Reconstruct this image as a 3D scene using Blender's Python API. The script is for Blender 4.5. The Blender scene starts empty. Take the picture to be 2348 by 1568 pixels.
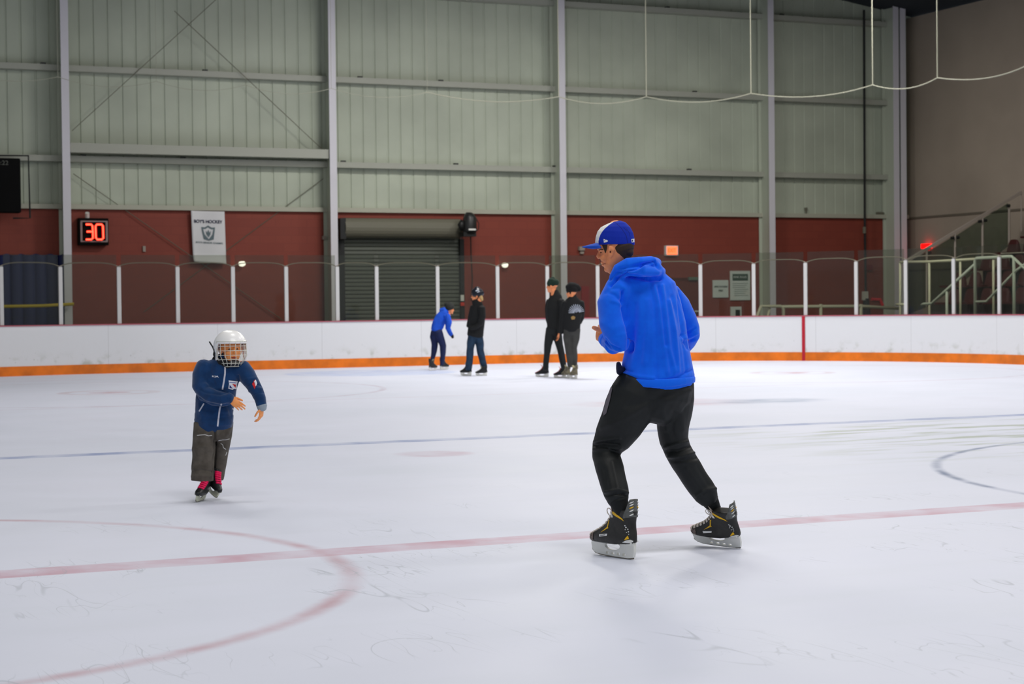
import bpy, bmesh, math, random
import numpy as np
from mathutils import Vector, Matrix
from mathutils.bvhtree import BVHTree
random.seed(7); np.random.seed(7)
SC = bpy.context.scene
COL = SC.collection
PI = math.pi

# ------------------------------------------------------------------ camera
F, YAW, PITCH, ROLL, CH, CX, CY = 4219.4, 0.42083, 0.01897, 0.01091, 1.35071, -0.13373, -9.73547
CAM = Vector((CX, CY, CH))
right0 = Vector((math.cos(YAW), -math.sin(YAW), 0))
hfwd = Vector((math.sin(YAW), math.cos(YAW), 0))
FWD = hfwd * math.cos(PITCH) + Vector((0, 0, -math.sin(PITCH)))
down0 = -hfwd * math.sin(PITCH) + Vector((0, 0, -math.cos(PITCH)))
RT = right0 * math.cos(ROLL) + down0 * math.sin(ROLL)
DN = -right0 * math.sin(ROLL) + down0 * math.cos(ROLL)
cd = bpy.data.cameras.new('camera'); cam = bpy.data.objects.new('camera', cd); COL.objects.link(cam)
M = Matrix((RT, -DN, -FWD)).transposed().to_4x4(); M.translation = CAM
cam.matrix_world = M
cd.sensor_width = 36.0; cd.lens = F / 2348 * 36.0; cd.clip_end = 200
cd.dof.use_dof = True; cd.dof.focus_distance = 10.2; cd.dof.aperture_fstop = 5.6
SC.camera = cam

def ray(px, py):
    return FWD + RT * ((px - 1174) / F) + DN * ((py - 784) / F)
def W(px, py, d):            # point at forward distance d
    return CAM + ray(px, py) * d
def onY(px, py, Y):
    r = ray(px, py); return CAM + r * ((Y - CY) / r.y)
def onX(px, py, X):
    r = ray(px, py); return CAM + r * ((X - CX) / r.x)
def onZ(px, py, z):
    r = ray(px, py); return CAM + r * ((z - CH) / r.z)
CAMN = np.array(CAM); RTN = np.array(RT); DNN = np.array(DN); FWN = np.array(FWD)
def topx(P):                  # world points -> photograph pixels (for measuring on finished meshes)
    q = np.asarray(P) - CAMN
    z = q @ FWN
    return np.stack([1174 + F * (q @ RTN) / z, 784 + F * (q @ DNN) / z], 1)

# ------------------------------------------------------------------ view, world, lights
SC.view_settings.view_transform = 'Standard'; SC.view_settings.look = 'None'
SC.view_settings.gamma = 1; SC.view_settings.use_curve_mapping = False
SC.view_settings.exposure = 0.0
w = bpy.data.worlds.new('world'); SC.world = w; w.use_nodes = True
w.node_tree.nodes['Background'].inputs[0].default_value = (0.88, 0.93, 1.0, 1)
w.node_tree.nodes['Background'].inputs[1].default_value = 0.42
def area(x, y, z, p, sx=2.4, sy=1.2, col=(1, .97, .93), spread=PI):
    l = bpy.data.lights.new('ceiling_light', 'AREA'); l.shape = 'RECTANGLE'; l.size = sx; l.size_y = sy
    l.energy = p; l.color = col; l.spread = spread
    o = bpy.data.objects.new('ceiling_light', l); o.location = (x, y, z); COL.objects.link(o)
    o['label'] = 'rink ceiling lamp high over the ice'; o['category'] = 'lamp'
for yy, pw in ((-10, 175), (-3, 175), (4, 200), (11, 220), (18, 260), (25, 500)):
    for xx in ((5, 13, 21) if yy < 10 else (5, 16, 23)):
        k = ((0.10 if yy > 20 else 0.9) if xx == 5 else 0.9 if xx == 23 else 1.55) if yy > 10 else 1.0
        area(xx, yy, 9.6, pw * k)
area(2.5, -2.0, 8.6, 160)

# ------------------------------------------------------------------ materials
def lin(c):
    o = []
    for v in c:
        v = v / 255.0
        o.append(v / 12.92 if v <= 0.04045 else ((v + 0.055) / 1.055) ** 2.4)
    return (o[0], o[1], o[2], 1.0)
MATS = {}
def mat(name, rgb, rough=0.6, metal=0.0, spec=0.4, var=0.0, vscale=8.0, bump=0.0, bscale=200.0, emis=0.0, sheen=0.0, rgb2=None):
    if name in MATS: return MATS[name]
    m = bpy.data.materials.new(name); m.use_nodes = True
    nt = m.node_tree; b = nt.nodes['Principled BSDF']
    c = lin(rgb)
    b.inputs['Base Color'].default_value = c
    b.inputs['Roughness'].default_value = rough; b.inputs['Metallic'].default_value = metal
    b.inputs['Specular IOR Level'].default_value = spec
    if sheen: b.inputs['Sheen Weight'].default_value = sheen; b.inputs['Sheen Roughness'].default_value = .5
    tc = nt.nodes.new('ShaderNodeTexCoord')
    if var or rgb2:
        n = nt.nodes.new('ShaderNodeTexNoise'); n.inputs['Scale'].default_value = vscale; n.inputs['Detail'].default_value = 5
        nt.links.new(tc.outputs['Object'], n.inputs['Vector'])
        r = nt.nodes.new('ShaderNodeMix'); r.data_type = 'RGBA'
        c2 = lin(rgb2) if rgb2 else tuple(min(1, v * (1 + 2 * var)) for v in c[:3]) + (1,)
        c1 = c if rgb2 else tuple(v * (1 - var) for v in c[:3]) + (1,)
        r.inputs[6].default_value = c1; r.inputs[7].default_value = c2
        mr = nt.nodes.new('ShaderNodeMapRange'); mr.inputs[1].default_value = .35; mr.inputs[2].default_value = .65
        nt.links.new(n.outputs[0], mr.inputs[0]); nt.links.new(mr.outputs[0], r.inputs[0])
        nt.links.new(r.outputs[2], b.inputs['Base Color'])
    if bump:
        n2 = nt.nodes.new('ShaderNodeTexNoise'); n2.inputs['Scale'].default_value = bscale; n2.inputs['Detail'].default_value = 3
        bp = nt.nodes.new('ShaderNodeBump'); bp.inputs['Strength'].default_value = bump; bp.inputs['Distance'].default_value = .002
        nt.links.new(tc.outputs['Object'], n2.inputs['Vector']); nt.links.new(n2.outputs[0], bp.inputs['Height'])
        nt.links.new(bp.outputs[0], b.inputs['Normal'])
    if emis:
        b.inputs['Emission Color'].default_value = c; b.inputs['Emission Strength'].default_value = emis
    MATS[name] = m; return m

class N:                       # tiny node-expression helper
    nt = None
    def __init__(s, sock): s.s = sock
    @staticmethod
    def op(o, *a):
        n = N.nt.nodes.new('ShaderNodeMath'); n.operation = o
        for i, v in enumerate(a):
            if isinstance(v, N): N.nt.links.new(v.s, n.inputs[i])
            else: n.inputs[i].default_value = v
        return N(n.outputs[0])
    def __add__(a, b): return N.op('ADD', a, b)
    def __sub__(a, b): return N.op('SUBTRACT', a, b)
    def __mul__(a, b): return N.op('MULTIPLY', a, b)
    def abs(a): return N.op('ABSOLUTE', a)
def nmap(v, a, b, c=0.0, d=1.0):
    n = N.nt.nodes.new('ShaderNodeMapRange'); n.interpolation_type = 'SMOOTHSTEP'
    N.nt.links.new(v.s, n.inputs[0])
    for i, x in enumerate((a, b, c, d)): n.inputs[1 + i].default_value = x
    return N(n.outputs[0])
def nnoise(vec, sc, det=4, scale3=None):
    if scale3:
        mp = N.nt.nodes.new('ShaderNodeMapping'); mp.inputs['Scale'].default_value = scale3
        N.nt.links.new(vec, mp.inputs['Vector']); vec = mp.outputs[0]
    n = N.nt.nodes.new('ShaderNodeTexNoise'); n.inputs['Scale'].default_value = sc; n.inputs['Detail'].default_value = det
    N.nt.links.new(vec, n.inputs['Vector']); return N(n.outputs[0])
def nmix(fac, col_sock, rgba):
    n = N.nt.nodes.new('ShaderNodeMix'); n.data_type = 'RGBA'
    N.nt.links.new(fac.s, n.inputs[0]); N.nt.links.new(col_sock, n.inputs[6]); n.inputs[7].default_value = rgba
    return n.outputs[2]

def make_ice():
    m = bpy.data.materials.new('ice'); m.use_nodes = True; N.nt = nt = m.node_tree
    b = nt.nodes['Principled BSDF']
    g = nt.nodes.new('ShaderNodeNewGeometry'); P = g.outputs['Position']
    sp = nt.nodes.new('ShaderNodeSeparateXYZ'); nt.links.new(P, sp.inputs[0]); X, Y = N(sp.outputs[0]), N(sp.outputs[1])
    rgb = nt.nodes.new('ShaderNodeRGB'); rgb.outputs[0].default_value = lin((224, 228, 244))
    col = rgb.outputs[0]
    cloud = nnoise(P, .35, 5)
    col = nmix(nmap(cloud, .35, .7, 0, .55), col, lin((214, 220, 235)))
    streak = nnoise(P, 1.0, 6, (.5, 3.2, 1))
    col = nmix(nmap(streak, .45, .8, 0, .10), col, lin((201, 212, 216)))
    # worn greenish-grey patch of snow scrapings towards the right, past the red line
    far = nmap(X, 7.0, 11.5) * nmap((Y - 5.2).abs(), 3.4, 1.2)
    col = nmix(nmap(nnoise(P, 1.0, 7, (.8, 4.0, 1)), .48, .64) * far * N.op('MULTIPLY', far, .9), col, lin((174, 184, 172)))
    rough_edge = nnoise(P, 9, 4)
    wear = nmap(nnoise(P, 2.2, 6), .3, .7, .55, 1.0)
    def line(c, half, rgbv, strength, coord=Y, lim=None, soft=.02):
        nonlocal col
        d = (coord - c).abs() + (rough_edge - .5) * .012
        mk = nmap(d, half + soft, half - soft) * wear * N.op('MULTIPLY', wear, strength)
        if lim is not None: mk = mk * lim
        col = nmix(mk, col, lin(rgbv))
    def ring(cx, cy, R, half, rgbv, strength, soft=.03, lim=None):
        nonlocal col
        dx, dy = X - cx, Y - cy
        r = N.op('SQRT', dx * dx + dy * dy)
        d = (r - R).abs() + (rough_edge - .5) * .03
        mk = nmap(d, half + soft, half - soft) * wear * N.op('MULTIPLY', wear, strength)
        if lim is not None: mk = mk * lim
        col = nmix(mk, col, lin(rgbv))
    def disc(cx, cy, R, rgbv, strength, sy=1.0, soft=.1):
        nonlocal col
        dx, dy = X - cx, (Y - cy) * sy
        r = N.op('SQRT', dx * dx + dy * dy)
        mk = nmap(r, R + soft, R - soft) * wear * N.op('MULTIPLY', wear, strength)
        col = nmix(mk, col, lin(rgbv))
    line(0.0, .150, (200, 158, 176), .95)
    ring(0, 0, 3.05, .045, (192, 152, 164), .8, .05)
    line(7.77, .15, (138, 154, 196), .95)
    ring(12.95, 0, 4.57, .035, (92, 112, 150), .95, .035)
    disc(6.15, 6.10, .32, (186, 140, 160), .7)
    line(16.4, .04, (205, 190, 205), .8)
    for cx in (6.25, 19.65):
        ring(cx, 21, 4.57, .05, (190, 175, 190), .7)
        disc(cx, 21, .34, (190, 140, 150), .8)
        ring(cx, 21, .75, .10, (195, 170, 175), .6)
    line(27.1, .035, (190, 140, 160), .8)
    disc(12.95, 26.8, 1.8, (186, 200, 236), .9)
    disc(12.2, 12.7, 1.1, (202, 170, 184), .6, 1.3, .5)
    disc(13.6, 12.3, .8, (140, 158, 184), .7, 1.6, .5)
    # skate scratches
    for sc_, ang, thr, st in ((3.0, .35, .018, .35), (5.0, 1.25, .014, .35), (1.6, 2.2, .010, .45)):
        mp = nt.nodes.new('ShaderNodeMapping'); mp.inputs['Rotation'].default_value = (0, 0, ang); mp.inputs['Scale'].default_value = (1, .22, 1)
        nt.links.new(P, mp.inputs['Vector'])
        vo = nt.nodes.new('ShaderNodeTexNoise'); vo.inputs['Scale'].default_value = sc_; vo.inputs['Detail'].default_value = 2; vo.inputs['Distortion'].default_value = .7
        nt.links.new(mp.outputs[0], vo.inputs['Vector'])
        d = (N(vo.outputs[0]) - .5).abs()
        sel = nmap(nnoise(P, .9, 2), .5, .62)
        col = nmix(nmap(d, thr * .35, 0.0) * sel * N.op('MULTIPLY', sel, st * 1.2) * nmap(Y, 4.0, 0.0), col, lin((165, 172, 184)))
    nt.links.new(col, b.inputs['Base Color'])
    b.inputs['Specular IOR Level'].default_value = .3
    rr = nmap(nnoise(P, 1.2, 2), .3, .7, .46, .52)
    nt.links.new(rr.s, b.inputs['Roughness'])
    bp = nt.nodes.new('ShaderNodeBump'); bp.inputs['Strength'].default_value = .02; bp.inputs['Distance'].default_value = .004
    nt.links.new(nnoise(P, 25, 5).s, bp.inputs['Height']); nt.links.new(bp.outputs[0], b.inputs['Normal'])
    return m

def make_board_white():
    m = bpy.data.materials.new('dasher_board_white'); m.use_nodes = True; N.nt = nt = m.node_tree
    b = nt.nodes['Principled BSDF']
    uv = nt.nodes.new('ShaderNodeUVMap'); sp = nt.nodes.new('ShaderNodeSeparateXYZ'); nt.links.new(uv.outputs[0], sp.inputs[0])
    U, V = N(sp.outputs[0]), N(sp.outputs[1])
    rgb = nt.nodes.new('ShaderNodeRGB'); rgb.outputs[0].default_value = lin((214, 216, 220)); col = rgb.outputs[0]
    scuff = nmap(nnoise(uv.outputs[0], 3.2, 7), .48, .66) * nmap(V, .62, .22)
    col = nmix(scuff * N.op('MULTIPLY', scuff, .75), col, lin((168, 172, 162)))
    specks = nmap(nnoise(uv.outputs[0], 22, 3), .66, .74) * nmap(V, .9, .3, .15, 1)
    col = nmix(specks * N.op('MULTIPLY', specks, .6), col, lin((120, 122, 120)))
    seam = nmap((N.op('FRACT', U * (1 / 2.44)) - .5).abs(), .4965, .499)
    col = nmix(N.op('MULTIPLY', seam, .35), col, lin((130, 130, 132)))
    nt.links.new(col, b.inputs['Base Color']); b.inputs['Roughness'].default_value = .32
    return m

def make_glass(name, tint=(235, 245, 240), gloss=.10, haze=0.03):
    m = bpy.data.materials.new(name); m.use_nodes = True; nt = m.node_tree
    nt.nodes.remove(nt.nodes['Principled BSDF']); out = nt.nodes['Material Output']
    t = nt.nodes.new('ShaderNodeBsdfTransparent'); t.inputs[0].default_value = lin(tint)
    g = nt.nodes.new('ShaderNodeBsdfGlossy'); g.inputs['Roughness'].default_value = .04
    d = nt.nodes.new('ShaderNodeBsdfDiffuse'); d.inputs[0].default_value = lin((200, 205, 200))
    a = nt.nodes.new('ShaderNodeMixShader'); a.inputs[0].default_value = gloss
    c = nt.nodes.new('ShaderNodeMixShader'); c.inputs[0].default_value = haze
    nt.links.new(t.outputs[0], a.inputs[1]); nt.links.new(g.outputs[0], a.inputs[2])
    nt.links.new(a.outputs[0], c.inputs[1]); nt.links.new(d.outputs[0], c.inputs[2]); nt.links.new(c.outputs[0], out.inputs[0])
    return m

# ------------------------------------------------------------------ mesh helpers
class MB:
    def __init__(s): s.v = []; s.f = []; s.m = []
    def add(s, v, f, mi=0):
        o = len(s.v); s.v += [tuple(p) for p in v]; s.f += [tuple(i + o for i in q) for q in f]; s.m += [mi] * len(f); return s
    def box(s, lo, hi, mi=0):
        x0, y0, z0 = lo; x1, y1, z1 = hi
        v = [(x0, y0, z0), (x1, y0, z0), (x1, y1, z0), (x0, y1, z0), (x0, y0, z1), (x1, y0, z1), (x1, y1, z1), (x0, y1, z1)]
        return s.add(v, [(3, 2, 1, 0), (4, 5, 6, 7), (0, 1, 5, 4), (1, 2, 6, 5), (2, 3, 7, 6), (3, 0, 4, 7)], mi)
    def bar(s, a, b, wx, wy, up=(0, 0, 1), mi=0):
        a, b = Vector(a), Vector(b); t = (b - a).normalized(); u = Vector(up)
        if abs(t.dot(u)) > .95: u = Vector((0, 1, 0))
        x = t.cross(u).normalized() * wx / 2; y = x.cross(t).normalized() * wy / 2
        v = [a - x - y, a + x - y, a + x + y, a - x + y, b - x - y, b + x - y, b + x + y, b - x + y]
        return s.add(v, [(3, 2, 1, 0), (4, 5, 6, 7), (0, 1, 5, 4), (1, 2, 6, 5), (2, 3, 7, 6), (3, 0, 4, 7)], mi)
    def tube(s, pts, r, n=8, mi=0):
        pts = [Vector(p) for p in pts]; R = r if isinstance(r, (list, tuple)) else [r] * len(pts)
        o = len(s.v); prev = None
        for i, p in enumerate(pts):
            t = (pts[min(i + 1, len(pts) - 1)] - pts[max(i - 1, 0)]).normalized()
            if prev is None:
                a = Vector((0, 0, 1)) if abs(t.z) < .9 else Vector((1, 0, 0)); u = t.cross(a).normalized()
            else: u = (prev - t * prev.dot(t)).normalized()
            prev = u; w_ = t.cross(u)
            for k in range(n):
                an = 2 * PI * k / n; s.v.append(tuple(p + (u * math.cos(an) + w_ * math.sin(an)) * R[i]))
        L = len(pts)
        for i in range(L - 1):
            for k in range(n):
                a = o + i * n + k; b = o + i * n + (k + 1) % n; s.f.append((a, b, b + n, a + n)); s.m.append(mi)
        s.f.append(tuple(o + k for k in reversed(range(n)))); s.f.append(tuple(o + (L - 1) * n + k for k in range(n))); s.m += [mi, mi]
        return s
    def build(s, name, mats, parent=None, smooth=False, uv=None):
        return link(name, s.v, s.f, mats, parent, smooth, s.m, uv)

ORG = {}
def link(name, v, f, mats, parent=None, smooth=False, mi=None, uv=None, base=None):
    v = np.array([tuple(p) for p in v], dtype=float)
    if parent is not None: org = ORG[parent.name]
    elif base is not None: org = np.array(base)
    else:
        lo, hi = v.min(0), v.max(0); org = np.array([(lo[0] + hi[0]) / 2, (lo[1] + hi[1]) / 2, lo[2]])
    me = bpy.data.meshes.new(name); me.from_pydata((v - org).tolist(), [], [tuple(q) for q in f]); me.update()
    if not isinstance(mats, (list, tuple)): mats = [mats]
    for m in mats: me.materials.append(m)
    if mi is not None and len(mats) > 1: me.polygons.foreach_set('material_index', mi)
    if smooth: me.polygons.foreach_set('use_smooth', [True] * len(me.polygons))
    if uv is not None:
        l = me.uv_layers.new(name='UVMap')
        idx = np.empty(len(me.loops), dtype=int); me.loops.foreach_get('vertex_index', idx)
        l.data.foreach_set('uv', np.array(uv, dtype=float)[idx].ravel())
    o = bpy.data.objects.new(name, me); COL.objects.link(o)
    if parent is not None: o.parent = parent
    else: o.location = org
    ORG[o.name] = org
    return o
def tag(o, label, cat, group=None, kind=None):
    if label: o['label'] = label
    if cat: o['category'] = cat
    if group: o['group'] = group
    if kind: o['kind'] = kind
    return o
def thing(name, label, cat, base, group=None):
    o = bpy.data.objects.new(name, None); COL.objects.link(o); o.location = base; o.empty_display_size = .1
    ORG[o.name] = np.array(tuple(base), dtype=float); return tag(o, label, cat, group)
def bevel(o, wd=.01, seg=2):
    m = o.modifiers.new('bevel', 'BEVEL'); m.width = wd; m.segments = seg; m.limit_method = 'ANGLE'; return o

def curve_plate(loops, th, bev=0.0):
    """2D loops (list of (x,y)), even-odd filled and extruded -> verts (x,y,depth), faces"""
    cu = bpy.data.curves.new('tmp', 'CURVE'); cu.dimensions = '2D'; cu.fill_mode = 'BOTH'; cu.extrude = th / 2; cu.bevel_depth = bev
    for lp in loops:
        sp = cu.splines.new('POLY'); sp.points.add(len(lp) - 1); sp.use_cyclic_u = True
        for i, (x, y) in enumerate(lp): sp.points[i].co = (x, y, 0, 1)
    return _curve_mesh(cu)
def _curve_mesh(cu):
    o = bpy.data.objects.new('tmp', cu); COL.objects.link(o); bpy.context.view_layer.update()
    me = bpy.data.meshes.new_from_object(o.evaluated_get(bpy.context.evaluated_depsgraph_get()))
    v = [tuple(p.co) for p in me.vertices]; f = [tuple(p.vertices) for p in me.polygons]
    bpy.data.objects.remove(o); bpy.data.curves.remove(cu); bpy.data.meshes.remove(me)
    return v, f
def text2d(s, width=None, height=1.0, th=0.0, bold=0.0):
    cu = bpy.data.curves.new('tmp', 'FONT'); cu.body = s; cu.size = 1; cu.extrude = th / 2; cu.offset = bold
    cu.align_x = 'CENTER'; cu.align_y = 'CENTER'
    v, f = _curve_mesh(cu)
    a = np.array(v); lo, hi = a.min(0), a.max(0); c = (lo + hi) / 2
    a[:, 0] -= c[0]; a[:, 1] -= c[1]
    sy = height / (hi[1] - lo[1]); sx = sy if width is None else width / (hi[0] - lo[0])
    a[:, 0] *= sx; a[:, 1] *= sy
    return a, f

# ------------------------------------------------------------------ the place
ICE = make_ice(); BW = make_board_white()
GL = make_glass('rink_glass', (228, 230, 224), .018, .010)
LRW, LRL, LRR = 25.91, 30.48, 8.53
def outline(s):
    """arc length along the boards from (0,-4) up the left side, round the end and back down the right side"""
    L1 = (LRL - LRR) + 4; A = LRR * PI / 2; L2 = LRW - 2 * LRR
    if s < L1: return Vector((0, -4 + s, 0)), Vector((-1, 0, 0))
    s -= L1
    if s < A:
        a = PI - s / LRR; return Vector((LRR + LRR * math.cos(a), LRL - LRR + LRR * math.sin(a), 0)), Vector((math.cos(a), math.sin(a), 0))
    s -= A
    if s < L2: return Vector((LRR + s, LRL, 0)), Vector((0, 1, 0))
    s -= L2
    if s < A:
        a = PI / 2 - s / LRR; return Vector((LRW - LRR + LRR * math.cos(a), LRL - LRR + LRR * math.sin(a), 0)), Vector((math.cos(a), math.sin(a), 0))
    s -= A
    return Vector((LRW, LRL - LRR - s, 0)), Vector((1, 0, 0))
def s_at_px(px, py=620, lo=20.0, hi=72.0):
    best, bs = 1e9, 0
    for i in range(5200):
        s = lo + (hi - lo) * i / 5200
        p, n = outline(s); q = topx(np.array([[p.x, p.y, 1.6]]))[0]
        if abs(q[0] - px) < best: best, bs = abs(q[0] - px), s
    return bs
_cands = [(lambda s: (s, topx(np.array([[outline(s)[0].x, outline(s)[0].y, 1.6]]))[0][0]))(20 + i * .02) for i in range(2700)]
def s_at_px(px): return min(_cands, key=lambda t: abs(t[1] - px))[0]

# floor: ice sheet and the surrounding rubber floor
fb = MB()
pts = [outline(i * .4)[0] for i in range(0, 210)]
pts = [Vector((p.x, p.y, 0)) for p in pts if p.y > -3.9]
poly = [(0, -20, 0)] + [tuple(p) for p in pts] + [(LRW, -20, 0)]
fb.add(poly, [tuple(reversed(range(len(poly))))], 0)
fb.box((-6, -20, -.12), (33, 35, -.02), 1)
tag(fb.build('floor', [ICE, mat('rubber_floor', (52, 54, 52), .8)]), 'white ice sheet with painted lines and circles', 'floor', None, 'structure')

# boards
BH = 1.055
S0, S1 = 20.0, 72.0
def strip(off_in, off_out, z0, z1, n=420):
    v, f, uv = [], [], []
    for i in range(n + 1):
        s = S0 + (S1 - S0) * i / n; p, nn = outline(s)
        a = p + nn * off_in; b = p + nn * off_out
        v += [(a.x, a.y, z0), (a.x, a.y, z1), (b.x, b.y, z1), (b.x, b.y, z0)]
        uv += [(s, z0), (s, z1), (s, z1), (s, z0)]
    for i in range(n):
        for k in range(4):
            a = i * 4 + k; b = i * 4 + (k + 1) % 4; f.append((a, b, b + 4, a + 4))
    f.append((0, 1, 2, 3)); f.append(tuple(n * 4 + k for k in (3, 2, 1, 0)))
    return v, f, uv
bt = thing('dasher_boards', 'white rink boards with orange kick strip curving round the far end of the ice', 'boards', (13, 30.48, 0))
v, f, uv = strip(0, .10, .02, BH); link('board_face', v, f, BW, bt, uv=uv)
v, f, uv = strip(-.012, .0, 0.0, .205); link('kickplate', v, f, mat('kick_orange', (208, 106, 8), .45, var=.12, vscale=3), bt)['label'] = 'orange kick strip'
v, f, uv = strip(-.02, .13, BH, BH + .022); link('cap_rail', v, f, mat('cap_red', (170, 84, 98), .5), bt)['label'] = 'thin red cap rail'
sg = s_at_px(1842)
p0, n0 = outline(sg); t0 = Vector((-n0.y, n0.x, 0))
mb = MB(); c0 = p0 - n0 * .016
mb.bar(c0, c0 + Vector((0, 0, BH)), .075, .01, up=n0)
mb.build('goal_line_stripe', mat('line_red', (170, 12, 38), .5), bt)['label'] = 'red stripe where the goal line meets the boards'

# glass posts and panes
WP = mat('post_white', (190, 190, 190), .5)
_ordn = ['first', 'second', 'third', 'fourth', 'fifth', 'sixth', 'seventh', 'eighth', 'ninth', 'tenth', 'eleventh', 'twelfth', 'thirteenth', 'fourteenth', 'fifteenth', 'sixteenth', 'seventeenth', 'eighteenth', 'nineteenth', 'twentieth']
PX = [5, 140, 275, 408, 535, 657, 776, 865, 1005, 1142, 1257, 1372, 1490, 1607, 1727, 1845, 1962, 2075, 2184, 2288]
SP = [s_at_px(x) for x in PX]
rg_t = thing('rink_glass', 'clear rink glass with white uprights standing on the far boards', 'glass screen', (13, 30.5, BH))
for i, s in enumerate(SP):
    p, n = outline(s); p = p + n * .05
    h = 2.32
    a = Vector((p.x, p.y, BH + .024)); b = Vector((p.x, p.y, h))
    t = bevel(MB().bar(a, b, .088, .05, up=n).build('post', WP, rg_t), .008); ORG[t.name] = ORG[rg_t.name]
    MB().bar(b, b + Vector((0, 0, .02)), .06, .035, up=n).build('end_cap', mat('grey_cap', (120, 120, 116), .5), t)
SPX = [S0 + .5] + SP + [s_at_px(2340) + 1.2]
hem_mat = mat('net_hem', (150, 140, 130), .7)
for i in range(len(SPX) - 1):
    sa, sb = SPX[i] + .05, SPX[i + 1] - .05
    n = 6; v = []; f = []
    for k in range(n + 1):
        p, nn = outline(sa + (sb - sa) * k / n)
        a = p + nn * .045; b = p + nn * .057
        v += [(a.x, a.y, BH + .024), (a.x, a.y, 2.585), (b.x, b.y, 2.585), (b.x, b.y, BH + .024)]
    for k in range(n):
        for j in range(4):
            a = k * 4 + j; b = k * 4 + (j + 1) % 4; f.append((a, b, b + 4, a + 4))
    f.append((0, 1, 2, 3)); f.append(tuple(n * 4 + j for j in (3, 2, 1, 0)))
    o = link('glass_pane', v, f, GL, rg_t)
    if i > 0:
        m = MB(); q = []
        for k in range(13):
            u = k / 12; p, nn = outline(SPX[i] + (SPX[i + 1] - SPX[i]) * u)
            p = p + nn * .10; z = 2.33 + .085 * (1 - (2 * u - 1) ** 4) if i < len(SPX) - 2 else 2.40
            q.append((p.x, p.y, z))
        m.tube(q, .012, 6)
        tag(m.build('net_hem', hem_mat, o), None, None)

# protective-net cable with hangers above the boards
cab = mat('net_cable', (150, 150, 134), .6)
hx = [-90, 140, 365, 570, 765, 985, 1285, 1487, 1725, 2005, 2152]
hs = [s_at_px(x) for x in hx]; hs = hs + [hs[-1] + 2.9]
base = outline(hs[5])[0]
nt_ = thing('net_cable', 'thin pale cable of the safety net hung in swags high above the end boards', 'cable', (base.x, base.y, 6.3))
m = MB(); q = []
for i in range(len(hs) - 1):
    for k in range(12):
        u = k / 12; p, nn = outline(hs[i] + (hs[i + 1] - hs[i]) * u); q.append((p.x, p.y, 6.4 - .16 * (1 - (2 * u - 1) ** 2)))
m.tube(q, [.006 if i < 60 else .013 for i in range(len(q))], 6); m.build('swag', cab, nt_)
for i, s in enumerate(hs):
    p, nn = outline(s); MB().tube([(p.x, p.y, 6.4), (p.x, p.y, 9.4)], .004 if i < 6 else .013, 6).build('hanger', cab, nt_)

# back wall
YW = 34.0; TRZ = 3.78
steel = mat('wall_panel_steel', (170, 177, 160), .55, metal=0, var=.06, vscale=.6)
mb = MB(); prof = []; x = -6.0
while x < 31.95:
    prof += [(x, YW), (x + .265, YW), (x + .28, YW + .022), (x + .305, YW + .022), (x + .32, YW)]; x += .335
v = []; f = []
for (a, b) in prof: v += [(a, b, TRZ), (a, b, 12.6)]
nP = len(prof)
for i in range(nP - 1): f.append((2 * i, 2 * i + 2, 2 * i + 3, 2 * i + 1))
mb.add(v, f); mb.box((-6, YW + .03, TRZ), (31.9, YW + .15, 12.6))
wb = mb.build('wall_back', steel); tag(wb, 'tall ribbed grey-green steel wall behind the far boards', 'wall', None, 'structure')
def make_block():
    m = bpy.data.materials.new('red_painted_block'); m.use_nodes = True; nt = m.node_tree; b = nt.nodes['Principled BSDF']
    tc = nt.nodes.new('ShaderNodeTexCoord'); mp = nt.nodes.new('ShaderNodeMapping'); mp.inputs['Rotation'].default_value = (PI / 2, 0, 0)
    br = nt.nodes.new('ShaderNodeTexBrick'); br.inputs['Scale'].default_value = 1; br.inputs['Brick Width'].default_value = .4; br.inputs['Row Height'].default_value = .2
    br.inputs['Mortar Size'].default_value = .006
    br.inputs['Color1'].default_value = lin((128, 54, 39)); br.inputs['Color2'].default_value = lin((124, 51, 37)); br.inputs['Mortar'].default_value = lin((118, 48, 35))
    nt.links.new(tc.outputs['Object'], mp.inputs[0]); nt.links.new(mp.outputs[0], br.inputs['Vector']); nt.links.new(br.outputs[0], b.inputs['Base Color'])
    b.inputs['Roughness'].default_value = .7; return m
BLK = make_block()
dx0 = onY(784, 620, YW - .05).x; dx1 = onY(1062, 620, YW - .05).x
mb = MB(); mb.box((-6, YW - .05, 0), (dx0, YW + .15, TRZ)); mb.box((dx1, YW - .05, 0), (31.9, YW + .15, TRZ)); mb.box((dx0, YW - .05, 3.42), (dx1, YW + .15, TRZ))
o = mb.build('wall_back_lower', BLK, wb); o['label'] = 'brick-red painted block wall'
tr = mat('trim_cream', (168, 168, 152), .5)
tag(MB().box((-6, YW - .16, TRZ - .02), (31.9, YW - .0, TRZ + .09)).build('trim_1', tr), 'pale ledge between red block and steel wall', 'trim', None, 'structure')

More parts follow.
